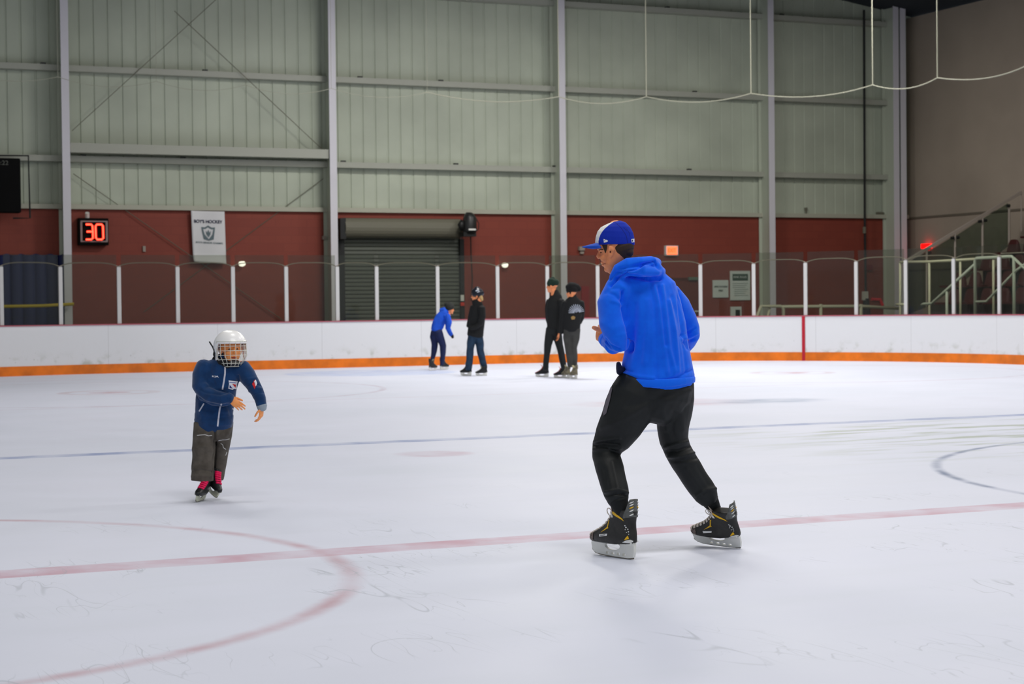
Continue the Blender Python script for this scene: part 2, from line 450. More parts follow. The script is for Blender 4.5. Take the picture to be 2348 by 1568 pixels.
# right wall, ceiling
wr = mat('beige_wall', (152, 140, 126), .8, var=.05, vscale=.5)
mb = MB(); mb.box((31.95, 2, 0), (32.15, 34.2, 9.5), 0)
mb.box((31.925, 2, 3.74), (31.96, 34.0, 3.80), 1)
mb.box((31.925, 2, 2.25), (31.96, 34.0, 2.29), 1)
tag(mb.build('wall_right', [wr, mat('beige_line', (100, 92, 80), .8)]), 'plain beige side wall at the right', 'wall', None, 'structure')
cm = mat('ceiling_dark', (40, 46, 52), .9)
v = [(33.2, -20, 9.4), (33.2, 35, 9.4), (13, 35, 12.4), (13, -20, 12.4), (-7, 35, 10.4), (-7, -20, 10.4)]
v += [(a, b, c + .2) for a, b, c in v]
f = [(0, 3, 2, 1), (3, 5, 4, 2), (6, 7, 8, 9), (9, 8, 10, 11), (0, 1, 7, 6), (1, 2, 8, 7), (2, 4, 10, 8), (4, 5, 11, 10), (5, 3, 9, 11), (3, 0, 6, 9)]
o = link('ceiling', v, f, cm); tag(o, 'dark sloping roof over the rink', 'ceiling', None, 'structure')

# columns
cmz = mat('column_paint', (204, 202, 208), .45); cmw = mat('column_web', (176, 182, 166), .5)
cols = [(153, 'steel wall column at the left, beside the blue curtain', 'left'), (765, 'steel wall column left of the roller door', ''), (1291, 'steel wall column right of the roller door, behind the two beanie skaters', ''),
        (1770, 'steel wall column right of the rules sign', ''), (2056, 'left one of the paired steel columns in the far right corner', ''), (2072, 'corner-most steel column, touching the beige wall', '')]
for px, lb, _ in cols:
    X = onY(px, 450, 33.38).x; w_ = .09
    t = thing('steel_column', lb, 'column', (X, 33.6, 0), 'steel wall columns')
    MB().box((X - w_, 33.36, 0), (X + w_, 33.385, 12.3)).build('front_flange', cmz, t)
    MB().box((X - w_, 33.90, 0), (X + w_, 33.925, 12.3)).build('back_flange', cmw, t)
    MB().box((X - .01, 33.385, 0), (X + .01, 33.90, 12.3)).build('web', cmw, t)

# girts: lipped channels
gm = mat('girt_paint', (160, 162, 150), .5); gd = mat('bolt_dark', (40, 42, 40), .6)
for z, lb in ((4.93, 'lowest horizontal steel girt across the far wall'), (7.04, 'middle horizontal steel girt across the far wall'), (9.27, 'topmost horizontal steel girt across the far wall')):
    t = thing('wall_girt', lb, 'beam', (13, 33.8, z - .1), 'horizontal steel girts of the far wall')
    mb = MB(); mb.box((-6, 33.76, z - .07), (31.7, 33.775, z + .07)); mb.box((-6, 33.775, z + .055), (31.7, 33.99, z + .07)); mb.box((-6, 33.775, z - .07), (31.7, 33.99, z - .055))
    mb.build('channel', gm, t)
    for i in range(9):
        x = 1.5 + i * 3.3 + random.uniform(-.8, .8); MB().box((x, 33.79, z + .07), (x + .12, 33.86, z + .11)).build('clip', gd, t)
Xa, Xb = onY(160, 340, 33.5).x, onY(752, 360, 33.5).x
t = thing('bracing_strut', 'deep pale steel strut spanning between the two leftmost wall columns', 'beam', ((Xa + Xb) / 2, 33.5, 4.95))
z = onY(450, 346, 33.5).z
mb = MB(); mb.box((Xa, 33.42, z - .11), (Xb, 33.44, z + .11)); mb.box((Xa, 33.44, z + .09), (Xb, 33.66, z + .11)); mb.box((Xa, 33.44, z - .11), (Xb, 33.66, z - .09))
mb.build('channel', gm, t)
rodm = mat('rod_steel', (100, 98, 84), .6)
for (a, b, lb) in (((165, 300), (560, -60), 'thin diagonal brace rod rising right from the left column'), ((742, 345), (400, 25), 'thin diagonal brace rod rising left from the second column'),
                   ((168, 398), (700, 770), 'thin diagonal brace rod falling right across the red wall'), ((742, 409), (330, 715), 'thin diagonal brace rod falling left across the red wall, behind the banner')):
    yr = (33.915 if 'left' in lb.split('brace rod')[1][:14] else 33.885) if 'falling' in lb else (33.69 if 'rising left' in lb else 33.73); A = onY(a[0], a[1], yr); B = onY(b[0], b[1], yr)
    if B.z < .05: B = A + (B - A) * ((A.z - .05) / (A.z - B.z))
    tag(MB().tube([A, B], .009, 6).build('brace_rod', rodm), lb, 'rod', 'thin brace rods in the left bay')

def wbox(mb, x0, y0, x1, y1, Y, th, mi=0):
    a = onY(x0, y1, Y); b = onY(x1, y0, Y); zc0 = onY((x0 + x1) / 2, y1, Y).z; zc1 = onY((x0 + x1) / 2, y0, Y).z
    mb.box((a.x, Y, zc0), (b.x, Y + th, zc1), mi); return (a.x, b.x, zc0, zc1)
def wtext(s, cx, cy, wpx, hpx, Y, mats, name, parent, bold=0.0):
    c = onY(cx, cy, Y); l = onY(cx - wpx / 2, cy, Y); r = onY(cx + wpx / 2, cy, Y); h = abs(onY(cx, cy - hpx / 2, Y).z - onY(cx, cy + hpx / 2, Y).z)
    a, f = text2d(s, r.x - l.x, h, .01, bold)
    v = [(c.x + p[0], c.y + p[2] * .3, c.z + p[1]) for p in a]
    return link(name, v, f, mats, parent)

# roller door
dg = mat('roller_slat', (92, 96, 88), .5); dk = mat('jamb_black', (24, 26, 26), .6)
dr = thing('door_1', 'grey-green roller shutter door in the red wall', 'door', ((dx0 + dx1) / 2, YW, 0)); dr['kind'] = 'structure'
X0, X1 = onY(790, 640, YW - .04).x, onY(1057, 640, YW - .04).x
mb = MB(); z = 0; ztop = 3.5
v = []; f = []; 
while z < ztop:
    o_ = len(v); v += [(X0, YW + .02, z), (X1, YW + .02, z), (X0, YW - .01, z + .03), (X1, YW - .01, z + .03), (X0, YW - .01, z + .07), (X1, YW - .01, z + .07), (X0, YW + .02, z + .098), (X1, YW + .02, z + .098)]
    for k in (0, 2, 4): f.append((o_ + k, o_ + k + 1, o_ + k + 3, o_ + k + 2))
    z += .1
mb.add(v, f); mb.box((X0, YW + .03, 0), (X1, YW + .1, ztop)); mb.build('shutter_curtain', dg, dr)
mb = MB(); prof2 = []
zt = onY(920, 500, 33.6).z; zb = onY(920, 545, 33.6).z; cz = (zt + zb) / 2; rr = (zt - zb) / 2; Xh0 = onY(792, 520, 33.6).x; Xh1 = onY(1060, 520, 33.6).x
v = []; f = []; n = 20
for k in range(n):
    a = 2 * PI * k / n; v += [(Xh0, YW - .22 + rr * math.cos(a) * .9, cz + rr * math.sin(a)), (Xh1, YW - .22 + rr * math.cos(a) * .9, cz + rr * math.sin(a))]
for k in range(n): a = 2 * k; b = (2 * k + 2) % (2 * n); f.append((a, a + 1, b + 1, b))
f.append(tuple(2 * k for k in range(n))); f.append(tuple(2 * k + 1 for k in reversed(range(n))))
link('shutter_housing', v, f, mat('housing_grey', (104, 102, 88), .6), dr, smooth=False)
for a, b in ((776, 790), (1057, 1064)):
    mb = MB(); wbox(mb, a, 548, b, 742, YW - .09, .08); mb.build('jamb', dk, dr)
mb = MB(); wbox(mb, 781, 500, 793, 548, YW - .40, .38); mb.build('end_bracket', dk, dr)
# door motor with hanging chain, call box
mo = onY(1077, 513, 33.3)
t = thing('shutter_motor', 'black motor unit with hanging cord at the top right of the roller door', 'motor', (mo.x, mo.y, onY(1077, 542, 33.3).z))
def P33(x, y, dy=0): return onY(x, y, 33.3 + dy)
mb = MB(); mb.tube([P33(1075, 487), P33(1075, 492), P33(1077, 500), P33(1077, 528), P33(1077, 535)], [.07, .12, .17, .18, .16], 16); mb.build('motor_body', mat('motor_black', (34, 34, 34), .4), t, True)
mb = MB(); mb.tube([P33(1060, 505), P33(1057, 515), P33(1060, 528)], [.05, .09, .05], 12); mb.build('side_gear', mat('motor_black2', (20, 20, 20), .5), t, True)
mb = MB(); wbox(mb, 1063, 532, 1092, 542, 33.2, .3); mb.build('mounting_base', mat('motor_black2', (20, 20, 20), .5), t)
mb = MB(); wbox(mb, 1075, 524, 1091, 528, 33.06, .02); mb.build('name_plate', mat('plate_white', (215, 215, 210), .5), t)['label'] = 'pale name plate'
mb = MB(); mb.tube([P33(1091, 500), P33(1098, 512), P33(1097, 525), P33(1090, 532)], .012, 6); mb.build('cable_loop', mat('motor_black2', (20, 20, 20), .5), t)
mb = MB(); mb.tube([P33(1079, 540), P33(1080, 580, .2), P33(1083, 640, .3), P33(1081, 690, .35)], .018, 6); mb.build('pull_cord', mat('cord_dark', (60, 40, 36), .7), t)
t = thing('push_button_box', 'small white and red push-button box on the right jamb of the roller door', 'switch', tuple(onY(1060, 705, 33.8)))
mb = MB(); wbox(mb, 1057, 676, 1064, 690, 33.83, .06); mb.build('cover', mat('plate_white', (215, 215, 210), .5), t)
mb = MB(); wbox(mb, 1057, 693, 1065, 701, 33.83, .06); mb.build('button', mat('btn_red', (205, 50, 30), .5), t)['label'] = 'red button'

# shot clock 30
Y = 33.72
t = thing('shot_clock', 'black shot clock on the red wall lit with a red 30', 'clock', tuple(onY(214, 560, Y)))
mb = MB(); wbox(mb, 181, 500, 249, 562, Y, .22); bevel(mb.build('case', mat('clock_black', (8, 8, 9), .85, spec=.15), t), .02)
mb = MB(); wbox(mb, 185, 506, 247, 509, Y - .02, .02); wbox(mb, 185, 552, 247, 555, Y - .02, .02); wbox(mb, 185, 509, 188.5, 552, Y - .02, .02); wbox(mb, 243, 509, 247, 552, Y - .02, .02)
mb.build('bezel', mat('bezel_grey', (140, 126, 124), .5), t)['label'] = 'grey bezel'
led = mat('led_red', (255, 60, 40), .5, emis=6.0); ledg = mat('led_glow', (190, 8, 8), .5, emis=.8)
def stroke(mb, pts, r, Yp): mb.tube([onY(a, b, Yp) for a, b in pts], r, 8)
three = [[(197, 514.5), (209, 514.5), (212, 518), (213, 548 - 18), (213, 546), (209, 549), (197, 549)], [(199, 531), (212, 531)]]
zero = [[(219, 519), (222, 514.5), (233, 514.5), (236, 518), (237, 546), (233, 549), (223, 549), (220, 545), (219, 519)]]
for nm, st in (('digit', three), ('digit', zero)):
    mb = MB(); [stroke(mb, s_, .034, Y - .05) for s_ in st]; dgt = mb.build(nm, ledg, t)
    mb = MB(); [stroke(mb, s_, .018, Y - .075) for s_ in st]; mb.build('lit_segments', led, dgt)
mb = MB(); mb.tube([onY(200, 488, Y), onY(200, 503, Y + .1)], .05, 8); mb.build('mount', mat('plate_white', (215, 215, 210), .5), t)

# banner
Y = 33.82
t = thing('banner', 'white hanging banner with dark lettering and a shield crest', 'banner', tuple(onY(480, 604, Y)))
def banner_surf(u, v_):      # u,v in 0..1 -> point
    A, B, C_, D_ = onY(438, 483, Y), onY(514, 485, Y), onY(444, 600, Y), onY(519, 606, Y)
    p = A * (1 - u) * (1 - v_) + B * u * (1 - v_) + C_ * (1 - u) * v_ + D_ * u * v_
    d = .03 * math.sin(u * 5 + 1.5 * v_) + .05 * max(0, v_ - .8) * 5 * (u - .3) - .06 * max(0, v_ - .85) * 6
    return p + Vector((0, d, 0))
v, f = [], []; nu, nv = 16, 26
for side in (0, 1):
    for j in range(nv + 1):
        for i in range(nu + 1): v.append(banner_surf(i / nu, j / nv) + Vector((0, .006 * side, 0)))
K = (nu + 1) * (nv + 1)
for j in range(nv):
    for i in range(nu):
        a = j * (nu + 1) + i; f.append((a, a + 1, a + nu + 2, a + nu + 1)); f.append((a + K, a + nu + 1 + K, a + nu + 2 + K, a + 1 + K))
for j in range(nv):
    a = j * (nu + 1); f.append((a, a + nu + 1, a + nu + 1 + K, a + K)); a += nu; f.append((a, a + K, a + K + nu + 1, a + nu + 1))
for i in range(nu):
    a = i; f.append((a, a + K, a + K + 1, a + 1)); a = nv * (nu + 1) + i; f.append((a, a + 1, a + 1 + K, a + K))
link('cloth', v, f, mat('banner_white', (214, 214, 216), .7), t, smooth=True)
def on_banner(a, f, cu_, cv_, wu, hv, name, m_):
    v = []
    for p in a:
        q = banner_surf(min(1, max(0, cu_ + p[0] * wu)), min(1, max(0, cv_ - p[1] * hv))); v.append(q + Vector((0, -.012, 0)))
    return link(name, v, f, m_, t)
nv_ = mat('banner_navy', (22, 28, 62), .7); gv_ = mat('banner_grey', (96, 112, 118), .7)
a, f = text2d("BOY'S HOCKEY", 1, 1, 0, .03); on_banner(a, f, .50, .20, .84, .065, 'lettering', nv_)
a, f = text2d("BOYS SENIOR CHAMPS", 1, 1, 0, .02); on_banner(a, f, .51, .61, .80, .035, 'lettering', gv_)
shield = [(-.5, .38), (-.25, .36), (0, .5), (.25, .36), (.5, .38), (.42, -.1), (.36, -.42), (0, -.52), (-.36, -.42), (-.42, -.1)]
inner = [(-.38, .26), (-.2, .26), (0, .38), (.2, .26), (.38, .26), (.28, -.1), (0, -.42), (-.28, -.1)]
leaf = [(-.2, .15), (-.08, .02), (0, .22), (.08, .02), (.2, .15), (.13, -.12), (0, -.3), (-.13, -.12)]
a, f = curve_plate([shield, inner, leaf], 0.0); on_banner(np.array(a), f, .49, .42, .40, .29, 'crest', gv_)

# scoreboard at the left edge
Y = 33.3
t = thing('scoreboard', 'black scoreboard box hanging at the left edge above the blue curtain', 'scoreboard', tuple(onY(10, 490, Y)))
mb = MB(); wbox(mb, -110, 361, 47, 487, Y, .3); bevel(mb.build('case', mat('clock_black', (8, 8, 9), .85, spec=.15), t), .03)
wtext('4:22', 6, 373, 26, 10, Y - .01, mat('dim_digits', (90, 92, 84), .6), 'lettering', t)
mb = MB(); mb.tube([onY(-110, 356, Y), onY(65, 357, Y), onY(69, 500, Y), onY(30, 500, Y)], .022, 6); mb.build('hanging_frame', dk, t)

# blue curtain + yellow bar
Y = 33.75
A, B = onY(-60, 660, Y), onY(152, 660, Y); zt = onY(70, 584, Y).z
v, f = [], []; n = 120
for i in range(n + 1):
    u = i / n; x = A.x + (B.x - A.x) * u; d = .07 * abs(math.sin(u * 24)) ** .6
    for (yy, z) in ((Y - d, .02), (Y - d, zt + .02 * math.sin(u * 40)), (Y + .1, zt), (Y + .1, .02)): v.append((x, yy, z))
for i in range(n):
    for k in range(4): a = i * 4 + k; b = i * 4 + (k + 1) % 4; f.append((a, b, b + 4, a + 4))
f.append((0, 1, 2, 3)); f.append(tuple(n * 4 + k for k in (3, 2, 1, 0)))
tag(link('blue_curtain', v, f, mat('curtain_blue', (8, 24, 78), .6)), 'dark blue folded curtain along the wall at the left edge', 'curtain')
t = thing('yellow_barrier', 'yellow bar crossing in front of the blue curtain at the left edge', 'barrier', tuple(onY(138, 745, 33.2)))
ym = mat('bar_yellow', (190, 165, 10), .5)
MB().tube([onY(-60, 704, 33.2), onY(100, 701, 33.2), onY(169, 697, 33.2)], .038, 8).build('crossbar', ym, t)
MB().tube([onY(137, 699, 33.2), onY(138, 745, 33.2)], .02, 8).build('stand', ym, t)

# signs on the right part
Y = YW - .09
sw = mat('sign_white', (206, 214, 210), .5); sgn = mat('sign_green', (44, 74, 58), .5); stx = mat('sign_text', (70, 84, 80), .6)
t = thing('wall_sign', 'small white notice on the red wall left of the tall rules sign', 'sign', tuple(onY(1653, 682, Y)))
mb = MB(); wbox(mb, 1635, 642, 1670, 682, Y, .03); mb.build('board', sw, t)
wtext('SPECTATORS', 1653, 657, 30, 4, Y - .01, stx, 'lettering', t, .02); wtext('ONLY', 1653, 666, 11, 4.5, Y - .01, stx, 'lettering', t, .03)
t = thing('wall_sign', 'tall white rules sign with a green heading block on the red wall', 'sign', tuple(onY(1698, 688, Y)))
mb = MB(); wbox(mb, 1675, 621, 1720, 688, Y, .03); mb.build('board', sw, t)
mb = MB(); wbox(mb, 1680, 628, 1715, 643, Y - .012, .01); mb.build('heading_block', sgn, t)['label'] = 'green heading block'
wtext('RINK RULES', 1697, 635, 30, 5, Y - .02, sw, 'lettering', t, .0)
for i in range(7):
    mb = MB(); wbox(mb, 1680 + (i > 2) * 4, 649 + i * 4.6, 1715 - (i % 3) * 3, 650.3 + i * 4.6, Y - .008, .006); mb.build('text_line', mat('sign_text_pale', (140, 152, 148), .6), t)
t = thing('wall_outlet', 'white box with dark panel low on the red wall under the rules sign', 'box', tuple(onY(1688, 730, Y)))
mb = MB(); wbox(mb, 1676, 703, 1700, 735, Y, .06); mb.build('housing', sw, t)
mb = MB(); wbox(mb, 1687, 710, 1697, 733, Y - .01, .012); mb.build('dark_panel', mat('dark_green_panel', (28, 40, 34), .5), t)
t = thing('exit_sign', 'lit orange exit sign on the red wall right of the large skater', 'sign', tuple(onY(1541, 586, Y)))
mb = MB(); wbox(mb, 1527, 563, 1555, 586, Y - .06, .12); mb.build('housing', sw, t)
mb = MB(); wbox(mb, 1530, 565, 1553, 584, Y - .075, .015); mb.build('lit_face', mat('exit_face', (255, 112, 70), .5, emis=1.6), t)
wtext('EXIT', 1541, 574, 18, 9, Y - .09, mat('exit_text', (255, 70, 10), .5, emis=2.2), 'lettering', t, .01)
t = thing('wall_speaker', 'small white wall box behind the tip of the cap brim', 'box', tuple(onY(1335, 582, Y)))
mb = MB(); wbox(mb, 1329, 565, 1341, 574, Y - .08, .1); mb.build('housing', mat('box_pale', (150, 140, 130), .6), t); mb = MB(); wbox(mb, 1331, 574, 1339, 582, Y - .03, .1); mb.build('bracket', mat('box_pale', (150, 140, 130), .6), t)
tag((lambda mb: (wbox(mb, 328, 564, 334, 577, Y, .05), mb.build('wall_switch', mat('box_pale', (150, 140, 130), .6)))[1])(MB()), 'tiny grey switch on the red wall between shot clock and banner', 'switch')
tag((lambda mb: (wbox(mb, 741, 541, 748, 549, Y - .1, .1), mb.build('wall_box', mat('box_pale', (150, 140, 130), .6)))[1])(MB()), 'tiny pale box just left of the second wall column', 'box')
tag((lambda mb: (wbox(mb, 1334, 656, 1351, 738, Y, .06), mb.build('hose_cabinet', mat('cabinet_red', (140, 22, 24), .5)))[1])(MB()), 'tall narrow bright red cabinet behind the skater in the slouchy beanie', 'cabinet')
# service door
t = thing('door_2', 'brown-red painted door beyond the large skater, with closer', 'door', tuple(onY(1572, 735, Y))); t['kind'] = 'structure'
mb = MB(); X0, X1, _, zt = wbox(MB(), 1545, 642, 1602, 740, Y, .03); mb.box((X0, Y, .0), (X1, Y + .03, zt)); mb.build('door_leaf', mat('door_red', (100, 44, 34), .5), t)
mb = MB(); mb.box((X0 - .06, Y - .02, 0), (X0, Y + .03, zt + .06)); mb.box((X1, Y - .02, 0), (X1 + .06, Y + .03, zt + .06)); mb.box((X0, Y - .02, zt), (X1, Y + .03, zt + .06)); mb.build('door_frame', mat('frame_red', (80, 36, 30), .5), t)
mb = MB(); wbox(mb, 1580, 635, 1601, 642, Y - .08, .08); mb.build('door_closer', mat('closer', (96, 108, 96), .5), t)
mb = MB(); wbox(mb, 1594, 712, 1602, 715, Y - .05, .05); mb.build('door_handle', mat('plate_white', (215, 215, 210), .5), t)
# two small glowing bodies added in place of bright reflections in the glass
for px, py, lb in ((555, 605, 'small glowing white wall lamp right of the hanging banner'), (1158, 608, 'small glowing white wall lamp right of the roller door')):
    c = onY(px, py, YW - .18); t = thing('reflection_spot', lb, 'lamp', (c.x, c.y, c.z - .08), 'round wall lamps')
    mb = MB(); mb.tube([c + Vector((0, .15, 0)), c + Vector((0, .04, 0))], [.04, .05], 12); mb.build('spot_base', sw, t)
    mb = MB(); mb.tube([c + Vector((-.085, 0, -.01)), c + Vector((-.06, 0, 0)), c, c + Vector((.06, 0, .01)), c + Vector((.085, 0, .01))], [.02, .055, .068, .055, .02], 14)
    mb.build('lens', mat('reflection_glow', (255, 250, 235), .5, emis=1.6), t, True)  # self-lit oval added to stand for the reflection, not a lamp
# black pipe
t = thing('vertical_pipe', 'thin black vertical pipe with a box at its foot near the right corner column', 'pipe', tuple(onY(1985, 720, 33.6)))
MB().tube([Vector((onY(1981, 0, 33.6).x, 33.6, 9.6)), onY(1983, 520, 33.6), onY(1985, 680, 33.6)], .034, 8).build('pipe', dk, t)
MB().tube([onY(1982, 520, 33.58), onY(1982, 535, 33.58)], .05, 8).build('coupling', rodm, t)
mb = MB(); wbox(mb, 1981, 668, 1991, 688, 33.45, .1); mb.build('control_box', mat('box_pale2', (190, 190, 180), .5), t)
_b = onY(1986, 722, 33.5); mb = MB(); mb.tube([onY(1986, 684, 33.5), _b, Vector((_b.x, _b.y, -.01))], [.08, .13, .13], 8); mb.build('dark_cover', dk, t)
tag(MB().tube([onY(1999, 686, 33.92), onY(2018, 687, 33.92), onY(2024, 700, 33.92)], .045, 8).build('red_hose', mat('hose_red', (225, 20, 40), .5)), 'short bright red hose bend beside the pipe box in the right corner', 'hose')
tag((lambda mb: (wbox(mb, 1985, 607, 2001, 619, 33.85, .05), mb.build('alarm_plate', mat('plate_red', (110, 12, 18), .5)))[1])(MB()), 'dim red plate on the wall beside the black pipe', 'plate')
tag(MB().tube([onY(1848, 476, 33.92), Vector((onY(1848, 492, 33.92).x, 33.92, TRZ + .08))], [.05, .015], 8).build('sensor', rodm), 'tiny dark sensor stub on the ledge right of the fourth column', 'sensor')
tag(MB().tube([Vector((onY(2010, 490, 33.9).x, 33.9, TRZ + .125)), Vector((onY(2026, 490, 33.9).x, 33.9, TRZ + .125))], .04, 8).build('sensor', rodm), 'short dark sensor lying on the ledge near the right corner', 'sensor')

# handrail in front of the far wall at right
rw_ = mat('rail_cream', (196, 194, 168), .45); rg = mat('rail_grey', (178, 186, 172), .45)
def rail(pts, plane, val, r=.03, name='rail', m_=rw_, parent=None):
    fn = onY if plane == 'Y' else onX
    P = [fn(a, b, val) for a, b in pts]
    for q, (a, b) in zip(P, pts):
        if b >= 735: q.z = -.015
    return MB().tube(P, r, 8).build(name, m_, parent, True)
t = thing('ramp_handrail', 'low cream ramp handrail behind the glass in front of the right red wall', 'handrail', tuple(onY(1880, 722, 32.3)))
rail([(1700, 738), (1745, 702), (1790, 702), (1796, 708), (1797, 738)], 'Y', 32.3, .045, 'end_loop', rw_, t)
rail([(1738, 738), (1765, 706)], 'Y', 32.35, .035, 'lower_rail', rw_, t)
rail([(1792, 703), (1975, 702), (2060, 707)], 'Y', 32.3, .042, 'top_rail', rw_, t)
for x in (1882, 1974): rail([(x, 697), (x, 738)], 'Y', 32.3, .045, 'post', rw_, t)
# stand-end rails on the right side, just outside the side boards
t = thing('walkway_railing', 'pale level railing behind the glass at the right edge', 'railing', tuple(onX(2131, 722, 27.0)))
rail([(2064, 601), (2130, 600), (2235, 594)], 'X', 27.0, .032, 'top_rail', rw_, t)
for a, b, c in ((2064, 602, 735), (2131, 602, 735), (2202, 600, 735), (2278, 596, 735)): rail([(a, b), (a, c)], 'X', 27.0, .028, 'post', rw_, t)
rail([(2055, 698), (2074, 698)], 'X', 27.0, .03, 'lower_rail', rw_, t)
t = thing('stair_handrail', 'pale sloping stair handrail rising to the tall frame at the right', 'handrail', tuple(onX(2171, 722, 26.6)))
rail([(2113, 700), (2117, 697), (2136, 696), (2235, 606)], 'X', 26.6, .032, 'slope_rail', rg, t)
rail([(2171, 668), (2171, 735)], 'X', 26.6, .032, 'post', rg, t)
t = thing('stair_gate_frame', 'tall pale U-shaped rail frame at the right edge before the dark seats', 'rail frame', tuple(onX(2280, 722, 26.5)))
rail([(2236, 740), (2236, 597), (2239, 592), (2320, 588), (2325, 592), (2325, 740)], 'X', 26.5, .036, 'outer_frame', rg, t)
rail([(2238, 692), (2262, 691), (2330, 620), (2360, 598)], 'X', 26.5, .028, 'slope_rail', rg, t)
rail([(2325, 592), (2365, 630)], 'X', 26.5, .032, 'slope_rail', rg, t)
# slanting glass balustrade at the end of the stand
Yb = 28.6
t = thing('glass_balustrade', 'slanting glass balustrade with pale rail climbing beside the dark seats', 'balustrade', tuple(onY(2200, 700, Yb)))
MB().bar(onY(2079, 598, Yb), onY(2342, 441, Yb), .05, .075, up=(0, 0, 1)).build('top_rail', mat('rail_dim', (150, 140, 130), .5), t)
for a, b, c in ((2125, 573, 700), (2190, 534, 650), (2253, 496, 600), (2314, 470, 560), (2342, 441, 530)):
    MB().tube([onY(a, b, Yb), onY(a, c, Yb)], .028 if a < 2330 else .018, 8).build('post', mat('rail_dim', (150, 140, 130), .5), t)
for (x0, y0, y0b), (x1, y1, y1b) in zip([(2083, 601, 720), (2127, 578, 705), (2193, 540, 660), (2256, 500, 610)], [(2123, 578, 705), (2188, 541, 660), (2250, 503, 610), (2311, 466, 565)]):
    A, B, C_, D_ = onY(x0, y0, Yb), onY(x1, y1, Yb), onY(x1, y1b, Yb), onY(x0, y0b, Yb)
    v = [A, B, C_, D_] + [p + Vector((0, .012, 0)) for p in (A, B, C_, D_)]
    link('glass_infill', v, [(0, 1, 2, 3), (7, 6, 5, 4), (0, 4, 5, 1), (1, 5, 6, 2), (2, 6, 7, 3), (3, 7, 4, 0)], make_glass('balustrade_glass', (196, 206, 198), .03, .01) if 'bg' not in MATS else MATS['bg'], t)
for x, y in ((2131, 580), (2184, 546), (2196, 545), (2247, 508), (2259, 506), (2312, 472)):
    MB().tube([onY(x - 3, y, Yb - .03), onY(x + 3, y - 1, Yb - .03)], .04, 8).build('clamp', dk, t)
c = onY(2122, 564, 31)
tag((lambda mb: (mb.box((31.80, onX(2131, 564, 31.85).y, onX(2122, 570, 31.85).z), (31.95, onX(2115, 564, 31.85).y, onX(2122, 559, 31.85).z)), mb.build('exit_sign', mat('sign_red_lit', (255, 6, 6), .5, emis=3.0)))[1])(MB()), 'small glowing red sign on the beige side wall above the slanting balustrade', 'sign')
# stand: stepped base and seats
mb = MB()
for k in range(5): mb.box((27.6 + .85 * k, 16, 0), (27.6 + .85 * (k + 1) if k < 4 else 31.9, 28.3, .9 + .42 * k))
tag(mb.build('stand_steps', mat('stand_concrete', (44, 46, 38), .9)), 'dark stepped spectator stand at the right edge', 'stand')
seat_m = mat('seat_maroon', (58, 16, 16), .5)
rown = ['lowest', 'second', 'third', 'fourth', 'top']
posn = ['nearest the balustrade', 'second from the balustrade', 'third from the balustrade', 'fourth from the balustrade', 'fifth from the balustrade', 'sixth from the balustrade']
for k in range(5):
    for j in range(6):
        y0 = 28.0 - .62 * j - (.9 if k == 0 else 0); x0 = 27.6 + .85 * k + .30; z0 = .9 + .42 * k
        t = thing('stadium_seat', 'dark maroon spectator seat in the %s row of the right-hand stand, %s' % (rown[k], posn[j]), 'seat', (x0, y0, z0), 'dark seats of the right-hand stand')
        v = []; f = []
        n = 8
        for i in range(n + 1):
            u = i / n; yy = y0 - .25 + .5 * u; h = .48 + .30 * (1 - abs(2 * u - 1) ** 4)
            v += [(x0 + .30, yy, z0 + .42), (x0 + .38, yy, z0 + h), (x0 + .42, yy, z0 + h), (x0 + .35, yy, z0 + .42)]
        for i in range(n):
            for q_ in range(4): a = i * 4 + q_; b = i * 4 + (q_ + 1) % 4; f.append((a, b, b + 4, a + 4))
        f.append((0, 1, 2, 3)); f.append(tuple(n * 4 + q_ for q_ in (3, 2, 1, 0)))
        link('backrest', v, f, seat_m, t)
        MB().box((x0 - .05, y0 - .24, z0 + .40), (x0 + .36, y0 + .24, z0 + .45)).build('seat', seat_m, t)
        MB().box((x0 + .28, y0 - .03, z0), (x0 + .34, y0 + .03, z0 + .41)).build('leg', dk, t)
# ------------------------------------------------------------------ figure helpers
def V3(p): return np.array([p[0], p[1], p[2]], float)
def loft(secs, n=24, sup=2.0, cap=True, refaxis=None):
    """secs: (centre xyz, half-width, half-depth). half-depth is measured along the view's forward axis projected off the path."""
    C = [V3(s[0]) for s in secs]; R = [(s[1], s[2]) for s in secs]
    if cap:
        def ext(i, j):
            d = C[i] - C[j]; d /= np.linalg.norm(d) + 1e-9; r = min(R[i]); o = []
            for a in (.5, .85, .98): o.append((C[i] + d * r * a * .6, (R[i][0] * math.sqrt(1 - a * a * .97), R[i][1] * math.sqrt(1 - a * a * .97))))
            return o
        e = ext(-1, -2); b = ext(0, 1)
        C = [x[0] for x in reversed(b)] + C + [x[0] for x in e]; R = [x[1] for x in reversed(b)] + R + [x[1] for x in e]
    ref = FWN if refaxis is None else np.array(refaxis, float)
    v, f = [], []
    L = len(C); prev = None
    for i in range(L):
        t = C[min(i + 1, L - 1)] - C[max(i - 1, 0)]; t /= np.linalg.norm(t) + 1e-12
        d = ref - t * (ref @ t)
        if np.linalg.norm(d) < .25 and prev is not None: d = prev - t * (prev @ t)
        d /= np.linalg.norm(d) + 1e-12; prev = d
        w_ = np.cross(t, d)
        for k in range(n):
            a = 2 * PI * k / n; c, s = math.cos(a), math.sin(a)
            if sup != 2.0: c = math.copysign(abs(c) ** (2 / sup), c); s = math.copysign(abs(s) ** (2 / sup), s)
            v.append(tuple(C[i] + w_ * R[i][0] * c + d * R[i][1] * s))
    for i in range(L - 1):
        for k in range(n):
            a = i * n + k; b = i * n + (k + 1) % n; f.append((a, b, b + n, a + n))
    f.append(tuple(reversed(range(n)))); f.append(tuple((L - 1) * n + k for k in range(n)))
    return v, f
